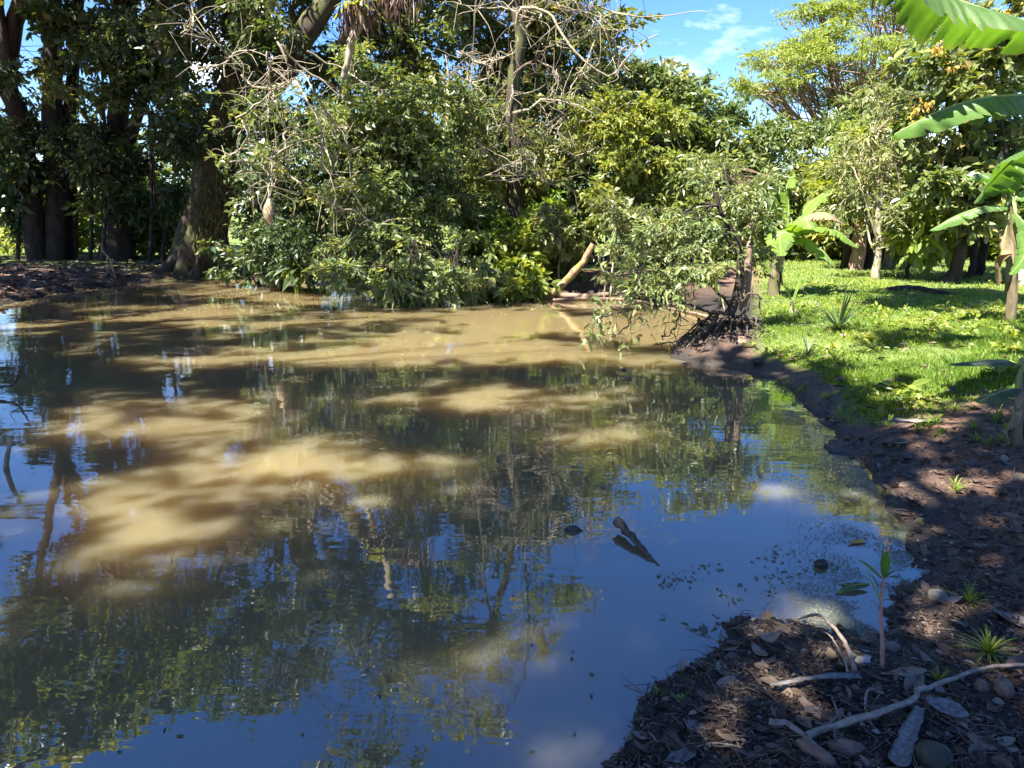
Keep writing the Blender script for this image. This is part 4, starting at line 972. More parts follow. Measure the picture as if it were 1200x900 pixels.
# plant behind the waterside tree
b0 = on_ground(907, 346); y = b0[1]
banana('banana plant with pale pink stem behind the waterside tree, one leaf browning', [b0 - [0, 0, .05], D(908, 320, y), D(914, 295, y), D(922, 276, y)], 0.12, 0.07, [
    ([D(920, 270, y), D(912, 245, y), D(900, 225, y - .1), D(886, 212, y - .2)], 0.42, dict(mat='banana_pale', fold=0.3)),
    ([D(923, 268, y), D(924, 240, y), D(922, 220, y), D(930, 203, y)], 0.46, dict(mat='banana_pale', fold=0.3)),
    ([D(924, 272, y), D(945, 254, y - .2), D(968, 250, y - .4), D(990, 262, y - .5)], 0.46, dict(mat='banana_dry', fold=0.5)),
    ([D(925, 276, y), D(950, 266, y - .3), D(978, 270, y - .5), D(1006, 290, y - .6)], 0.55, dict(mat='banana_pale', fold=0.4, tears=9)),
    ([D(922, 280, y), D(918, 270, y - .4), D(914, 280, y - .7), D(916, 300, y - .9)], 0.55, dict(mat='banana_pale', fold=0.25, tears=9)),
    ([D(924, 280, y), D(945, 280, y - .3), D(962, 292, y - .5), D(978, 310, y - .6)], 0.46, dict(fold=0.6, mat='banana_pale')),
    ([D(922, 278, y), D(935, 262, y - .5), D(944, 258, y - .9), D(950, 268, y - 1.2)], 0.5, dict(fold=0.3, mat='banana_pale', tears=8)),
    ([D(925, 274, y), D(945, 244, y + .1), D(960, 230, y + .2), D(975, 226, y + .2)], 0.4, dict(fold=0.3, mat='banana_pale')),
    ([D(920, 276, y), D(900, 262, y), D(884, 262, y + .1), D(870, 275, y + .1)], 0.4)], 152)
# dark sucker at the right edge
b0 = on_ground(1192, 522); y = b0[1]
banana('young banana plant with dark drooping leaves at the right edge by the bare soil', [b0 - [0, 0, .03], D(1193, 490, y), D(1196, 455, y), D(1198, 430, y)], 0.035, 0.022, [
    ([D(1194, 428, y), D(1175, 422, y - .08), D(1148, 423, y - .14), D(1112, 427, y - .2)], 0.15, dict(fold=0.35, tears=2)),
    ([D(1192, 455, y - .02), D(1178, 458, y - .1), D(1162, 464, y - .16), D(1146, 472, y - .2)], 0.17, dict(fold=0.25, tears=1)),
    ([D(1198, 425, y), D(1212, 405, y), D(1230, 395, y), D(1250, 400, y + .05)], 0.16),
    ([D(1192, 480, y), D(1186, 490, y - .03), D(1180, 505, y - .05), D(1184, 522, y - .05)], 0.08, dict(mat='banana_dry', fold=0.9))], 153, 'banana_dark')
# young upright plant on the lawn
b0 = on_ground(928, 368); y = b0[1]
banana('young upright plant with a few bright broad leaves on the lawn', [b0 - [0, 0, .03], D(928, 360, y), D(928, 352, y)], 0.03, 0.02, [
    ([D(928, 354, y), D(926, 346, y), D(922, 338, y), D(919, 330, y)], 0.11, dict(mat='banana_pale', fold=0.25, tears=0)),
    ([D(929, 354, y), D(931, 345, y), D(934, 336, y), D(938, 327, y)], 0.11, dict(mat='banana_pale', fold=0.25, tears=0)),
    ([D(930, 356, y), D(940, 350, y - .1), D(950, 346, y - .15), D(960, 345, y - .2)], 0.07, dict(mat='banana', fold=0.25, tears=0)),
    ([D(927, 356, y), D(915, 352, y + .1), D(905, 352, y + .2), D(896, 356, y + .2)], 0.09, dict(mat='banana_dark', fold=0.25, tears=0))], 154)

# --- spiky rosettes on the lawn
def rosette(label, px, py, n, L, w, seed, mat='spike'):
    rng = np.random.RandomState(seed); p = on_ground(px, py)
    t = thing('spiky_rosette', label, 'plant', p)
    for k in range(n):
        az = k * 2.4 + rng.normal() * 0.2; e = rng.uniform(0.15, 1.35); l = L * rng.uniform(0.7, 1.1); tt = np.linspace(0, 1, 7)
        hor = l * tt * math.cos(e); ver = l * tt * math.sin(e) - 0.25 * l * tt ** 2 * math.cos(e)
        mid = np.stack([math.cos(az) * hor, math.sin(az) * hor, np.maximum(ver, 0.0) + 0.02], -1) + p
        sd = np.array([-math.sin(az), math.cos(az), 0]); wv = w * (1 - tt) ** 0.7 * 0.5 + 0.002; upv = np.array([0, 0, 1.0])
        v = np.stack([mid - sd * wv[:, None] + upv * wv[:, None] * .5, mid, mid + sd * wv[:, None] + upv * wv[:, None] * .5], 1).reshape(-1, 3)
        f = [(3 * i + j, 3 * i + j + 1, 3 * i + j + 4, 3 * i + j + 3) for i in range(6) for j in (0, 1)]
        b = MB(); b.add(v, f, np.full(len(f), rng.rand())); b.build('leaf', M[mat], t)
rosette('spiky pineapple-like rosette in the middle of the sunny lawn', 982, 388, 34, 0.74, 0.030, 161)
rosette('small spiky rosette on the lawn close to the bare mud edge', 946, 418, 12, 0.26, 0.022, 162)

# ------------------------------------------------------------------ logs, driftwood, roots
rng = np.random.RandomState(31)
def log_thing(name, label, cat, pts, r0, r1, mat, seed, seg=12, rough=0.10, n=22, wig=0.012):
    rng = np.random.RandomState(seed)
    b = MB(); p = spline(pts, n, wig, rng); b.tube(p, taper(r0, r1, n) * (1 + rng.normal(size=n) * 0.05), seg, rough, rng)
    o = b.build(name, M[mat], None, origin=p[0]); tag(o, label, cat); return o
fb = G(642, 349, 0.0)
lg = log_thing('tilted_log', 'broken log tilting out of the water with a mossy foot', 'log', [fb + [-0.25, 0, -0.2], fb, D(662, 332, fb[1]), D(678, 312, fb[1]), D(689, 297, fb[1]), D(695, 285, fb[1])], 0.10, 0.062, 'log', 171, wig=0.03)
b = MB(); b.tube(spline([D(666, 330, fb[1]), D(674, 328, fb[1] - .1), D(681, 325, fb[1] - .15)], 6), taper(0.04, 0.02, 6), 6); b.build('branch_stub', M['log'], lg)
log_thing('sunken_log', 'long pale log lying along the far waterline right of the tilted log', 'log', [G(648, 352, .02), G(690, 350, .05), G(740, 352, .06), G(790, 362, .03), G(850, 376, .05)], 0.034, 0.02, 'bark_brown', 172)
log_thing('fallen_log', 'short pale log on the far bank behind the tilted log foot', 'log', [G(655, 346, .08), G(690, 347, .10), G(725, 344, .14)], 0.06, 0.045, 'bark_brown', 173)
log_thing('fallen_log', 'dark log lying in the shade between the right-hand trunks', 'log', [on_ground(1040, 341) + [0, 0, .0], on_ground(1066, 340) + [0, 0, .04], on_ground(1090, 343) + [0, 0, .03], on_ground(1122, 347) + [0, 0, -.02]], 0.075, 0.05, 'bark_dark', 174)
a, c = G(722, 621, 0.0), G(782, 672, 0.0)
drift = log_thing('driftwood', 'dark forked piece of driftwood lying in the water at the centre right', 'driftwood', [a + [-0.0, 0.0, 0.06], a * .65 + c * .35 + [0, 0, .035], a * .35 + c * .65 + [0, 0, .01], c + [0, 0, -0.035]], 0.024, 0.007, 'driftwood', 175, wig=0.004, rough=0.3, seg=9, n=30)
s = a * .6 + c * .4
b = MB(); b.tube(spline([s + [0, 0, .01], s + [-0.06, -0.01, .012], G(722, 641, .015)], 8), taper(0.03, 0.012, 8), 7, 0.12, rng); b.build('fork', M['driftwood'], drift)
for k in range(5):
    b = MB(); q = a + [0, 0, .06] + rng.normal(size=3) * .012; b.tube(spline([q + (c - a) * .06, q, q - (c - a) * rng.uniform(.03, .1) + rng.normal(size=3) * .008], 5), taper(.012, .003, 5), 5, .1, rng); b.build('splinter', M['driftwood'], drift)
s = G(672, 622)
b = MB(); b.tube(spline([s + [-.05, 0, .004], s + [0, .005, .012], s + [.05, 0, -.004]], 8), np.array([.006, .011, .015, .017, .016, .013, .01, .006]), 8, 0.15, rng)
tag(b.build('wood_stub', M['driftwood'], None, origin=s), 'small dark snag barely poking out of the water left of the driftwood', 'driftwood')
def twig(label, pts, r, seed, mat='dry_root', kids=3, ln=0.12, name='twig', cat='twig'):
    rng = np.random.RandomState(seed); pts = np.array(pts); b = MB()
    n = max(10, 4 * len(pts)); p = spline(pts, n, r * 0.5, rng); b.tube(p, taper(r, r * 0.5, n) * (1 + rng.normal(size=n) * 0.08), 7, 0.08, rng)
    o = b.build(name, M[mat], None, origin=p[0]); tag(o, label, cat)
    if kids:
        b = MB(); shoots(b, p, rng, kids, ln, r * 0.35); k = b.build('side_twigs', M[mat], o); k.matrix_parent_inverse.identity(); k.location = -p[0]
    return o
y = G(135, 333)[1]
twig('dead forked twig standing in the shallows at the foot of the left bank', [G(136, 333, -0.03), D(133, 318, y), D(128, 304, y), D(119, 290, y)], 0.03, 181, 'twig_pale', 4, 0.5)
y = G(0, 462)[1]
twig('dark curved branch poking out of the water at the left edge', [G(-22, 464, 0.0), D(-5, 455, y), D(12, 452, y), D(22, 438, y), D(24, 430, y)], 0.016, 182, 'twig_dark', 2, 0.2)
y = G(8, 552)[1]
twig('short pale stump of a stick standing in the water at the left edge', [G(8, 552, -0.03), D(9, 538, y), D(11, 522, y), D(10, 512, y)], 0.02, 183, 'twig_pale', 0)

# ------------------------------------------------------------------ near bank: roots, leaves, stones, seedling
def gp(px, py, dz=0.0):
    p = on_ground(px, py); return p + [0, 0, dz]
y = gp(1000, 790)[1]
twig('pale curved root arching up from the mud left of the seedling', [gp(1003, 792), D(998, 772, y + .02), D(985, 745, y + .10), D(962, 722, y + .22), gp(928, 708, .01)], 0.0105, 191, kids=0, name='arched_root', cat='root')
twig('thin side root running close beside the pale arched root', [gp(996, 797), D(990, 775, y), D(975, 748, y + .08), gp(960, 735, .01)], 0.005, 192, kids=0, name='thin_root', cat='root')
twig('long bent root lying across the near mud towards the right', [gp(945, 868, .015), gp(985, 858, .03), gp(1030, 846, .035), gp(1066, 834, .04), gp(1080, 822, .05), gp(1110, 812, .05), gp(1160, 790, .03), gp(1215, 785, .02)], 0.0125, 193, kids=0, name='bent_root', cat='root')
for k, (pts, r) in enumerate([([(1035, 815), (1018, 812), (1012, 830), (1020, 850), (1040, 872)], .006), ([(1030, 815), (1022, 828), (1026, 845)], .003), ([(975, 818), (980, 838), (970, 850), (955, 848)], .004),
                              ([(1085, 825), (1100, 842), (1130, 858), (1148, 875)], .003), ([(902, 850), (922, 852), (940, 868), (955, 880)], .012), ([(1080, 815), (1078, 795), (1062, 775)], .004),
                              ([(800, 880), (840, 872), (870, 878)], .004), ([(870, 735), (895, 722), (935, 712)], .005), ([(930, 716), (965, 740), (1000, 768), (1030, 786)], .007), ([(780, 700), (800, 722), (840, 716)], .003),
                              ([(1150, 870), (1175, 860), (1215, 852)], .004), ([(1000, 782), (1040, 800), (1100, 800), (1150, 786)], .006)]):
    twig(['looped grey rootlet under the bent root', 'hair-thin rootlet inside the loop', 'small crooked rootlet left of the looped one', 'long thin dry stalk trailing right from the bent root', 'brown curled root at the bottom centre of the mud',
          'thin dark stem crossing the bent root', 'thin stick on the lowest mud near the water', 'dark twig at the water edge above the mud spit', 'dark straight root running behind the arched root', 'thin floating twig at the edge of the mud spit',
          'thin stick at the bottom right edge', 'flattened dark root behind the bent root'][k], [gp(a, b_, r * 1.2) for a, b_ in pts], r, 200 + k, 'dry_root' if k not in (5, 7, 8, 11) else 'twig_dark', 0)

def leaf_mesh(name, L, W, mat, seed, curl=0.3, cup=0.25, nl=9, nw=5, ragged=0.06, att=None):
    rng = np.random.RandomState(seed); t = np.linspace(0, 1, nl); s = np.linspace(-1, 1, nw)
    w = W * 0.5 * np.sin(np.clip(t * 0.93 + 0.05, 0, 1) * np.pi) ** 0.75
    tw = rng.normal() * 0.4
    X = (t[:, None] - 0.5) * L + 0 * s; Yv = w[:, None] * s * (1 + ragged * rng.normal(size=(nl, nw)))
    Z = curl * L * (t[:, None] - 0.5) ** 2 + cup * np.abs(Yv) + tw * Yv * (t[:, None] - 0.5) + 0.012 * L * rng.normal(size=(nl, nw))
    Z = Z - Z.min()
    ii = np.arange(nl * nw).reshape(nl, nw)
    q = np.stack([ii[:-1, :-1], ii[1:, :-1], ii[1:, 1:], ii[:-1, 1:]], -1).reshape(-1, 4)
    b = MB(); b.add(np.stack([X, Yv, Z], -1).reshape(-1, 3), q, rng.rand() if att is None else att)
    b.tube(np.stack([np.linspace(-0.62, -0.5, 4) * L, np.zeros(4), np.linspace(Z[0].mean() + .1 * L * curl, Z[0].mean(), 4)], -1), 0.0016 + L * .008, 4, cap=False)
    return b
def solid_leaf_mat(name, c1, c2, rough=0.5, transl=0.15):
    return leaf_mat(name, [(0.0, c1), (1.0, c2)], transl, rough, (1.3, 1, 0.6))
M['leaf_orange'] = bark_mat('leaf_orange', (0.34, 0.14, 0.022), (0.62, 0.33, 0.06), 30, bump=0.1, stretch=1, rough=0.4)
M['leaf_brown'] = bark_mat('leaf_brown', (0.14, 0.095, 0.06), (0.30, 0.22, 0.145), 30, bump=0.2, stretch=1, rough=0.6)
M['leaf_grey'] = bark_mat('leaf_grey', (0.075, 0.065, 0.060), (0.24, 0.215, 0.20), 60, bump=0.3, stretch=1, rough=0.55)
def special_leaf(label, px, py, L, W, rz, mat, seed, dz=0.004, tilt=(0, 0), curl=0.3, cup=0.25, water=False, name='fallen_leaf', cat='leaf'):
    p = G(px, py, 0.0) if water else on_ground(px, py)
    b = leaf_mesh(name, L, W, M[mat], seed, curl, cup); o = b.build(name, M[mat]); o.location = p + [0, 0, dz]; o.rotation_euler = (tilt[0], tilt[1], rz)
    sd = o.modifiers.new('thickness', 'SOLIDIFY'); sd.thickness = 0.0012
    return tag(o, label, cat)
special_leaf('orange-brown leaf standing curled at the tip of the mud spit', 831, 752, 0.155, 0.062, 1.75, 'leaf_orange', 1, curl=0.5, cup=0.4, tilt=(0.35, 0))
special_leaf('small bright orange leaf floating on the scum above the seedling', 1005, 636, 0.105, 0.042, 0.35, 'leaf_orange', 2, water=True)
special_leaf('crumpled brown leaf on the mud just right of the orange-brown leaf', 898, 752, 0.11, 0.075, -0.3, 'leaf_brown', 3, curl=0.9, cup=-0.3, dz=0.02)
special_leaf('second crumpled brown leaf tucked below the first', 890, 768, 0.085, 0.045, -1.2, 'leaf_brown', 4, curl=0.8, dz=0.01)
special_leaf('large grey papery leaf hanging below the bent root', 1108, 838, 0.125, 0.06, -0.55, 'leaf_grey', 5, curl=0.3, cup=0.5, dz=0.02, tilt=(0.4, 0.1))
special_leaf('long grey curled leaf on the soil at the edge of the grass', 1076, 498, 0.42, 0.085, 0.05, 'leaf_grey', 6, curl=0.15, cup=0.5)
special_leaf('pinkish flat bark-like leaf right of the seedling foot', 1062, 790, 0.16, 0.05, 0.15, 'leaf_brown', 7, curl=0.1)
special_leaf('pale grey lobed leaf at the lower mud near the water', 818, 855, 0.085, 0.06, -0.6, 'leaf_grey', 8, curl=0.5)
special_leaf('grey leaf by the water at the very bottom', 800, 888, 0.12, 0.05, 0.5, 'leaf_grey', 9)
special_leaf('grey folded leaf behind the grass tuft', 1186, 730, 0.16, 0.07, -1.1, 'leaf_grey', 10, curl=0.2, cup=0.6)
special_leaf('dark fallen leaf hanging over the scum left of the seedling', 1002, 690, 0.14, 0.055, 0.15, 'banana_dark', 12, water=True, dz=0.01)
# grey midrib strips
def strip(label, a, b_, w, seed, mat='sheath', h=0.012):
    rng = np.random.RandomState(seed); a = gp(*a, h); b_ = gp(*b_, h); n = 14
    p = spline([a, (a + b_) / 2 + [0, 0, 0.012], b_], n, 0.002, rng); tan = nrm(np.gradient(p, axis=0)); sd = nrm(np.cross(tan, [0, 0, 1.0]))
    cs = np.array([(-1, 0.35), (-0.5, 0.05), (0, -0.1), (0.5, 0.05), (1, 0.35), (0.5, -0.15), (0, -0.3), (-0.5, -0.15)])
    ww = w * 0.5 * taper(1.0, 0.55, n) * (1 + 0.08 * rng.normal(size=n))
    v = (p[:, None] + sd[:, None] * (cs[:, 0] * ww[:, None])[..., None] + np.array([0, 0, 1.0]) * (cs[:, 1] * ww[:, None])[..., None])
    ii = np.arange(n * 8).reshape(n, 8); q = np.stack([ii[:-1], np.roll(ii[:-1], -1, 1), np.roll(ii[1:], -1, 1), ii[1:]], -1).reshape(-1, 4)
    b = MB(); b.add(v.reshape(-1, 3), q); b.add(v[0], [list(range(8))[::-1]]); b.add(v[-1], [list(range(8))])
    return tag(b.build('dry_stalk', M[mat], None, origin=a), label, 'stalk')
strip('long straight grey dry leaf stalk lying left of the seedling foot', (1008, 802), (902, 812), 0.035, 301, h=0.03)
strip('broad grey weathered leaf sheath standing at the bottom edge', (1052, 905), (1078, 838), 0.062, 302, h=0.03)
strip('dark narrow dead stalk on the mud above the grey sheath', (945, 700), (952, 770), 0.022, 303, 'stone_dark')

def rock(label, px, py, sx, sy, sz, mat, seed, name='stone', cat='stone', sink=0.25, rz=0.0, water=False, rough=0.12):
    rng = np.random.RandomState(seed); p = G(px, py, 0) if water else on_ground(px, py); n, m_ = 9, 12
    b = MB(); u = np.linspace(0, np.pi, n)[:, None]; w = np.linspace(0, 2 * np.pi, m_, endpoint=False)[None, :]
    r = 1 + rough * rng.normal(size=(n, m_)); r[0] = r[0].mean(); r[-1] = r[-1].mean()
    for _ in range(1): r = (r + np.roll(r, 1, 1) + np.roll(r, -1, 1)) / 3
    v = np.stack([np.sin(u) * np.cos(w) * r * sx, np.sin(u) * np.sin(w) * r * sy, (np.cos(u) + 0 * w) * r * sz + sz * (1 - 2 * sink)], -1)
    ii = np.arange(n * m_).reshape(n, m_); q = np.stack([ii[:-1], ii[1:], np.roll(ii[1:], -1, 1), np.roll(ii[:-1], -1, 1)], -1).reshape(-1, 4)
    b.add(v.reshape(-1, 3), q); o = b.build(name, M[mat]); o.location = p; o.rotation_euler.z = rz
    return tag(o, label, cat)
rock('crumpled whitish lump beside the foot of the arched root', 1012, 778, .028, .022, .02, 'shell', 311, name='pale_lump', cat='debris', rough=0.5)
rock('brown husk at the right edge behind the bent root', 1176, 812, .032, .038, .035, 'husk', 312, name='fruit_husk', cat='husk')
rock('smaller brown husk next to the husk at the right edge', 1152, 808, .03, .03, .026, 'husk', 313, name='fruit_husk', cat='husk')
rock('pinkish-brown pod lying at the bottom centre, tipped upwards', 955, 886, .024, .07, .024, 'husk', 314, name='seed_pod', cat='pod', rz=0.6, rough=0.05)
rock('dark brown pod lying right of the pinkish one', 992, 882, .062, .03, .028, 'husk', 315, name='seed_pod', cat='pod', rz=-0.25, rough=0.05)
rock('mossy dark stone at the bottom edge under the bent root', 1094, 892, .055, .05, .035, 'stone_moss', 316)
rock('dark rock sitting in the scummy shallows', 962, 664, .036, .03, .026, 'stone_dark', 317, water=True, rough=0.2)
rock('brownish stone left of the grass tuft', 1098, 702, .045, .035, .03, 'stone', 318)
rock('small grey stone on the sunlit mud right of the seedling', 1045, 762, .035, .028, .025, 'stone', 319)
rock('second small stone at the bank edge farther off', 1078, 612, .026, .022, .018, 'stone_moss', 320)
rock('dark stone at the foot of the waterside tree roots', 888, 424, .06, .05, .045, 'stone_dark', 321)

# seedling
rng = np.random.RandomState(41)
b0 = on_ground(1035, 782); y = b0[1]; kk = y / FPX
sd = thing('seedling', 'young seedling with pink stem and a tuft of green leaves in the near mud', 'seedling', b0)
b = MB(); b.tube(spline([b0 - [0, 0, .02], D(1034, 760, y), D(1032, 725, y), D(1033, 700, y), D(1036, 675, y)], 16, 0.0012, rng), taper(.0085, .0045, 16), 8, 0.1, rng); b.build('stem', M['stem_pink'], sd)
b = MB(); b.tube(spline([D(1032, 704, y), D(1027, 692, y), D(1021, 682, y), D(1017, 668, y - .01)], 8), taper(.004, .002, 8), 6); b.build('side_shoot', M['midrib'], sd)
tops = [((1036, 676), (1039, 646), .034), ((1036, 677), (1052, 667), .022), ((1037, 678), (1055, 676), .026), ((1034, 678), (1006, 655), .03), ((1030, 690), (1020, 672), .010), ((1033, 703), (1049, 706), .010), ((1031, 712), (1018, 703), .010), ((1018, 684), (980, 694), .042)]
for k, (a, c, w) in enumerate(tops):
    pa, pc = D(*a, y), D(*c, y + (-0.05 if k in (1, 2) else 0.03 if k == 3 else -0.015))
    banana_leaf(sd, [pa, (pa + pc) / 2 + [0, 0, .008], pc], w, 'banana' if k != 7 else 'banana_dark', 400 + k, fold=0.25, tears=0, nst=12, rib=k in (0, 3, 7))

# grass tufts on the near bank
def tuft(label, px, py, n, L, w, seed):
    rng = np.random.RandomState(seed); p = on_ground(px, py)
    t = thing('grass_tuft', label, 'grass', p)
    straps(p + [0, 0, -.005], n, L, w, rng, (0.5, 1.5), 0.7, 7).build('blades', M['grass'], t, smooth=False)
tuft('upright grass tuft catching light on the near bank, by the brownish stone', 1136, 706, 26, 0.17, 0.008, 51)
tuft('low spreading grass tuft below the upright one', 1158, 765, 70, 0.16, 0.006, 52)
tuft('thin fern-like grass sprig beside the bent root', 1100, 800, 30, 0.10, 0.005, 53)
tuft('small green sprig on the mud spit by the water', 800, 820, 10, 0.06, 0.008, 54)
tuft('small grass tuft at the tip of the mud spit', 770, 815, 22, 0.07, 0.004, 55)
tuft('dry grass tuft on the red soil bank', 1118, 575, 40, 0.16, 0.004, 56)
tuft('low leafy tuft at the right edge of the lawn below the banana stem', 1185, 398, 60, 0.2, 0.03, 57)

# ragged tufts along the worn edge of the lawn
rng = np.random.RandomState(58); pt = []
for i in range(4):
    b = straps(np.zeros(3), 26, 0.15, 0.008, np.random.RandomState(580 + i), (0.4, 1.5), 0.8, 6); pt.append(b.build('grass_tuft', M['grass'], smooth=False))
for k in range(44):
    o = pt[k] if k < 4 else pt[k % 4].copy()
    if k >= 4: col.objects.link(o)
    px = rng.uniform(905, 1195); e = np.interp(px, [850, 885, 920, 960, 1050, 1130, 1200], [405, 412, 436, 448, 462, 466, 478])
    o.location = on_ground(px, e + abs(rng.normal()) * 26 + 6); o.rotation_euler.z = rng.rand() * 6.28; q = rng.uniform(.5, 1.3); o.scale = (q, q, q)
    tag(o, 'small ragged grass tuft on the bare soil at the worn edge of the lawn', 'grass', 'grass tufts along the worn lawn edge')

# fallen leaves lying about: single leaves near, then a litter of fragments
rng = np.random.RandomState(61)
proto = [leaf_mesh('fallen_leaf', 1.0, rng.uniform(0.32, 0.55), None, 500 + i, rng.uniform(.1, .7), rng.uniform(-.2, .5), 7, 4, att=rng.rand()).build('fallen_leaf', M['dry_leaf']) for i in range(8)]
def lit_spot():
    while True:
        if rng.rand() < 0.5: px, py = rng.uniform(740, 1200), rng.uniform(690, 898)
        else: px, py = rng.uniform(930, 1200), rng.uniform(470, 700)
        p = on_ground(px, py); s = shore_sdf(p[0], p[1])[0]
        if s > 0.03 and lawn_mask(p[0:1], p[1:2])[0] < 0.4: return p
for k in range(270):
    pr = proto[k % 8]; o = pr if k < 8 else pr.copy()
    if k >= 8: col.objects.link(o)
    p = lit_spot(); o.location = p + [0, 0, 0.004]; L = rng.uniform(0.035, 0.10) * (1.25 if p[1] > 3.5 else 1)
    o.scale = (L, L, L); o.rotation_euler = (rng.normal() * 0.3, rng.normal() * 0.25, rng.rand() * 6.28)
    tag(o, 'dry brown fallen leaf lying on the mud of the near bank', 'leaf', 'fallen leaves on the near bank')

def scatter(n, fpx, smin, smax, keep, z0=0.12, iters=5):
    px = fpx(n); u = (px[:, 0] - 600) / FPX; v = (450 - px[:, 1]) / FPX
    dz = -sp + v * cp; z = np.full(n, z0)
    for _ in range(iters):
        t = (z - CAMZ) / dz; x = u * t; y = (cp + v * sp) * t
        if iters > 1: z = 0.4 * z + 0.6 * np.maximum(ground_h(x, y), 0)
    if iters == 1:
        ok = keep(x, y, None); x, y = x[ok], y[ok]
        return np.stack([x, y, ground_h(x, y)], -1), None
    z = ground_h(x, y)
    s = shore_sdf(x, y); ok = (s > smin) & (s < smax) & keep(x, y, s)
    return np.stack([x, y, z], -1)[ok], s[ok]
# crumbs of bark, leaf fragments and twigs on the mud
P1, s1 = scatter(30000, lambda n: np.stack([rng.uniform(720, 1230, n), 440 + 480 * rng.rand(n) ** 0.8], -1), -0.03, 4, lambda x, y, s: rng.rand(len(x)) > lawn_mask(x, y))
b = MB(); N = len(P1); az = rng.rand(N) * 6.28
L = np.exp(rng.normal(size=N) * 0.55) * 0.010 * (1 + 0.12 * P1[:, 1])
leaf_block(b, P1 + [0, 0, 0.004], np.stack([np.cos(az), np.sin(az), rng.normal(size=N) * .3], -1), rng.normal(size=(N, 3)) * .45 + [0, 0, 1], L, rng.uniform(.15, .8, N), np.clip(rng.rand(N) ** 2.6, 0, 1), True)
lit = b.build('leaf_litter', M['dry_leaf'], smooth=False); lit['kind'] = 'stuff'; tag(lit, 'crumbs of dead leaves and bark strewn over the near mud', 'litter')
b = MB()
for p in P1[rng.choice(N, 650, replace=False)]:
    a = rng.rand() * 6.28; l = rng.uniform(.03, .13) * (0.7 + 0.1 * p[1]); d = np.array([math.cos(a), math.sin(a), rng.normal() * .12]) * l
    p = np.maximum(p, [-99, -99, 0.0]); b.tube(spline([p + [0, 0, .004], p + d * .5 + rng.normal(size=3) * .01 + [0, 0, .008], p + d + [0, 0, .006]], 5), taper(.0018, .001, 5) * (0.8 + .15 * p[1]), 4, cap=False)
o = b.build('twig_litter', M['bark_brown']); o['kind'] = 'stuff'; tag(o, 'hair-thin twigs and rootlets scattered over the near mud', 'litter')
# litter on the left bank
P2, _ = scatter(7000, lambda n: np.stack([rng.uniform(-40, 330, n), rng.uniform(296, 352, n)], -1), 0.0, 9, lambda x, y, s: rng.rand(len(x)) > 0.2)
b = MB(); N = len(P2); az = rng.rand(N) * 6.28
leaf_block(b, P2 + [0, 0, 0.01], np.stack([np.cos(az), np.sin(az), rng.normal(size=N) * .4], -1), rng.normal(size=(N, 3)) * .5 + [0, 0, 1], rng.uniform(.06, .2, N), rng.uniform(.3, .7, N), rng.rand(N), True)
o = b.build('leaf_litter', M['dry_leaf'], smooth=False); o['kind'] = 'stuff'; tag(o, 'brown dead leaves covering the left bank under the trees', 'litter')

# pond scum and floating bits along the right-hand shore
P3 = []
px = np.stack([rng.uniform(880, 1110, 200000), rng.uniform(440, 770, 200000)], -1)
u = (px[:, 0] - 600) / FPX; v = (450 - px[:, 1]) / FPX; t = -CAMZ / (-sp + v * cp); X = u * t; Yc = (cp + v * sp) * t
s = shore_sdf(X, Yc); dens = np.exp(-np.abs(s) / 0.2) * np.clip((px[:, 0] - 890) / 80, 0, 1) * np.clip(fbm(X * 5, Yc * 5, 3) * 2.2 + 0.7, 0, 1)
ok = (s < 0.05) & (ground_h(X, Yc) < 0) & (rng.rand(len(s)) < dens)
X, Yc = X[ok], Yc[ok]; N = len(X); az = rng.rand(N) * 6.28
b = MB(); leaf_block(b, np.stack([X, Yc, np.full(N, .0015)], -1), np.stack([np.cos(az), np.sin(az), az * 0], -1), rng.normal(size=(N, 3)) * .05 + [0, 0, 1], rng.uniform(.003, .010, N) * (0.6 + .15 * Yc), .8, rng.rand(N), False, 0, 0)
o = b.build('pond_scum', leaf_mat('scum', [(0, (.05, .06, .045)), (.7, (.13, .15, .11)), (1, (.26, .28, .22))], .1, rough=.5), smooth=False); o['kind'] = 'stuff'; tag(o, 'grey-green scum floating along the muddy right-hand shore', 'scum')
px = np.stack([rng.uniform(770, 985, 4000), rng.uniform(640, 745, 4000)], -1)
px = np.vstack([px, np.stack([rng.uniform(0, 800, 60), rng.uniform(400, 890, 60)], -1)])
u = (px[:, 0] - 600) / FPX; v = (450 - px[:, 1]) / FPX; t = -CAMZ / (-sp + v * cp); X = u * t; Yc = (cp + v * sp) * t
s = shore_sdf(X, Yc); wv_ = fbm(X * 7 + 2, Yc * 7, 3)
ok = (s < -0.01) & ((rng.rand(len(s)) < np.clip(wv_ * 2.2 - 0.05, 0, 1) * np.exp(s / 0.4)) | (np.arange(len(s)) >= 4000))
X, Yc = X[ok], Yc[ok]; N = len(X); az = rng.rand(N) * 6.28
b = MB(); leaf_block(b, np.stack([X, Yc, np.full(N, .003)], -1), np.stack([np.cos(az), np.sin(az), az * 0], -1), rng.normal(size=(N, 3)) * .12 + [0, 0, 1], rng.uniform(.012, .035, N), rng.uniform(.2, .6, N), rng.rand(N) ** 2, True, .05, 0)
o = b.build('floating_leaves', leaf_mat('wet_leaf', [(0, (.012, .014, .008)), (.7, (.045, .055, .022)), (1, (.12, .11, .05))], .1, rough=.3), smooth=False); o['kind'] = 'stuff'; tag(o, 'small dark leaves and bits floating on the water by the mud spit', 'debris')

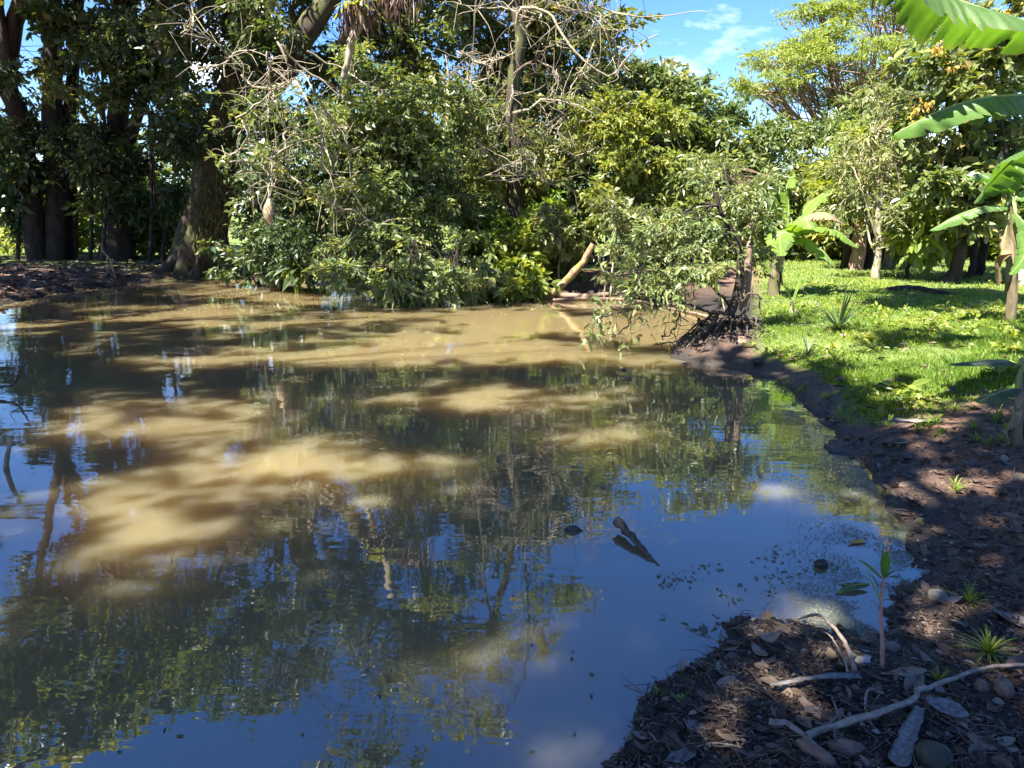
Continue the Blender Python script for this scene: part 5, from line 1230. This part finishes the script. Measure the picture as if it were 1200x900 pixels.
rng = np.random.RandomState(66)
px = np.stack([rng.uniform(60, 800, 1500), rng.uniform(342, 432, 1500)], -1)
u = (px[:, 0] - 600) / FPX; v = (450 - px[:, 1]) / FPX; t = -CAMZ / (-sp + v * cp); X = u * t; Yc = (cp + v * sp) * t
ok = (ground_h(X, Yc) < 0) & (rng.rand(1500) < np.clip(fbm(X * .7, Yc * .7, 3) * 2 + .35, 0, 1) * np.clip((px[:, 0] - 40) / 400, 0, 1)); X, Yc = X[ok], Yc[ok]; N = len(X); az = rng.rand(N) * 6.28
b = MB(); leaf_block(b, np.stack([X, Yc, np.full(N, .004)], -1), np.stack([np.cos(az), np.sin(az), az * 0 + .1], -1), rng.normal(size=(N, 3)) * .2 + [0, 0, 1], rng.uniform(.025, .07, N), .5, rng.rand(N), True, .1, 0)
o = b.build('floating_flecks', M['leaf_pale'], smooth=False); o['kind'] = 'stuff'; tag(o, 'pale fallen leaflets floating on the far water', 'debris')
# ------------------------------------------------------------------ lawn
rng = np.random.RandomState(71)
P4, _ = scatter(300000, lambda n: np.stack([rng.uniform(840, 1240, n), 305 + 215 * rng.rand(n)], -1), 0.05, 60, lambda x, y, s: (rng.rand(len(x)) < lawn_mask(x, y) ** 1.6 * np.clip(fbm(x * 1.1 + 9, y * 1.1, 4) * 2.6 + 1.05, 0.15, 1) * np.clip(0.35 + 0.14 * 140 / (y * y), 0, 1)) & (y < 26), 0.33, 1)
P5, _ = scatter(26000, lambda n: np.stack([rng.uniform(-60, 840, n), rng.uniform(262, 300, n)], -1), 0.5, 60, lambda x, y, s: (rng.rand(len(x)) < lawn_mask(x, y)) & (y < 45))
P4 = np.vstack([P4, P5]); N = len(P4)
hgt = (0.062 + 0.05 * fbm(P4[:, 0] * 1.5, P4[:, 1] * 1.5, 3)) * rng.uniform(.4, 1.4, N) * (0.45 + 0.55 * lawn_mask(P4[:, 0], P4[:, 1]))
b = MB(); leaf_block(b, P4 - [0, 0, .005], rng.normal(size=(N, 3)) * [.6, .6, .1] + [0, 0, 1.0], rng.normal(size=(N, 3)) * [1, 1, .3] + [0, -.3, .3], hgt, np.clip(0.0095 * np.clip(P4[:, 1] / 9, 0.8, 3) / hgt, .08, .6), np.clip(.5 * rng.rand(N) + .5 * (1.5 * fbm(P4[:, 0] * .9, P4[:, 1] * .9, 4) + .5) + 0.25 * (rng.rand(N) < .06), 0, 1), False, .1, .25)
o = b.build('lawn_grass', M['grass'], smooth=False); o['kind'] = 'stuff'; tag(o, 'short bright grass covering the bank beside the pond', 'grass')
P6 = P4[rng.choice(N, 420, replace=False)]; P6 = P6[P6[:, 0] > 1]; N6 = len(P6); az = rng.rand(N6) * 6.28
b = MB(); leaf_block(b, P6 + [0, 0, .04], np.stack([np.cos(az), np.sin(az), rng.normal(size=N6) * .2], -1), rng.normal(size=(N6, 3)) * .3 + [0, 0, 1], rng.uniform(.05, .13, N6), .5, rng.rand(N6), True)
o = b.build('lawn_leaves', M['dry_leaf'], smooth=False); o['kind'] = 'stuff'; tag(o, 'scattered dry leaves on the lawn', 'litter')
WP = P4[rng.choice(N, 900, replace=False)]; WP = WP[(WP[:, 0] > 1) & (fbm(WP[:, 0] * .6 + 5, WP[:, 1] * .6, 3) > .02)]
b = MB(); cluster_leaves(b, WP + [0, 0, .06], 10, (.06, .06, .03), .06, .45, rng, .1, True, 1.2)
o = b.build('lawn_weeds', M['leaf_bright'], smooth=False); o['kind'] = 'stuff'; tag(o, 'low broad-leaved weeds among the lawn grass', 'weeds')

# ------------------------------------------------------------------ low wall and pale house beyond the right-hand trunks
def slab(b, x0, x1, y0, y1, z0, z1):
    v = np.array([(x, y, z) for z in (z0, z1) for y in (y0, y1) for x in (x0, x1)], float)
    b.add(v, [(0, 2, 3, 1), (4, 5, 7, 6), (0, 1, 5, 4), (2, 6, 7, 3), (0, 4, 6, 2), (1, 3, 7, 5)])
p = D(1196, 340, 15.2); z = gz(p[0], p[1])
w = thing('low_wall', 'low pale concrete wall at the right edge behind the banana stem', 'wall', (p[0], p[1], z))
b = MB(); slab(b, p[0] - 0.1, p[0] + 3.0, 15.2, 15.4, z - 0.1, z + 0.62); b.build('wall_body', M['plaster'], w, smooth=False)
b = MB(); slab(b, p[0] - 0.13, p[0] + 3.03, 15.17, 15.43, z + 0.623, z + 0.69); b.build('coping', M['stone'], w, smooth=False)
hx, hy = 15.2, 26.0; z = gz(hx, hy)
h = thing('pale_house', 'pale house glimpsed between the dark trunks at the right', 'house', (hx, hy, z))
b = MB(); slab(b, hx - 1.5, hx + 3.5, hy, hy + 4, z - 0.1, z + 2.5); b.build('wall', M['plaster'], h, smooth=False)
b = MB(); v = np.array([(hx - 1.9, hy - .5, z + 2.45), (hx + 3.9, hy - .5, z + 2.45), (hx + 3.9, hy + 4.5, z + 2.45), (hx - 1.9, hy + 4.5, z + 2.45), (hx - 1.9, hy + 2, z + 3.5), (hx + 3.9, hy + 2, z + 3.5)])
b.add(v, [(0, 1, 5, 4), (2, 3, 4, 5), (0, 3, 2, 1)]); b.add(v, [(0, 4, 3), (1, 2, 5)]); b.build('roof', M['roof'], h, smooth=False)
b = MB(); slab(b, hx - 0.6, hx + 0.2, hy - .05, hy + .1, z + 1.0, z + 1.9); wdw = b.build('window', M['stone_dark'], h, smooth=False)
b = MB(); slab(b, hx + 1.2, hx + 2.0, hy - .05, hy + .1, z, z + 2.0); b.build('door', M['bark_brown'], h, smooth=False)
print('TRIS', sum(len(m.loops) - 2 * len(m.polygons) for m in bpy.data.meshes))
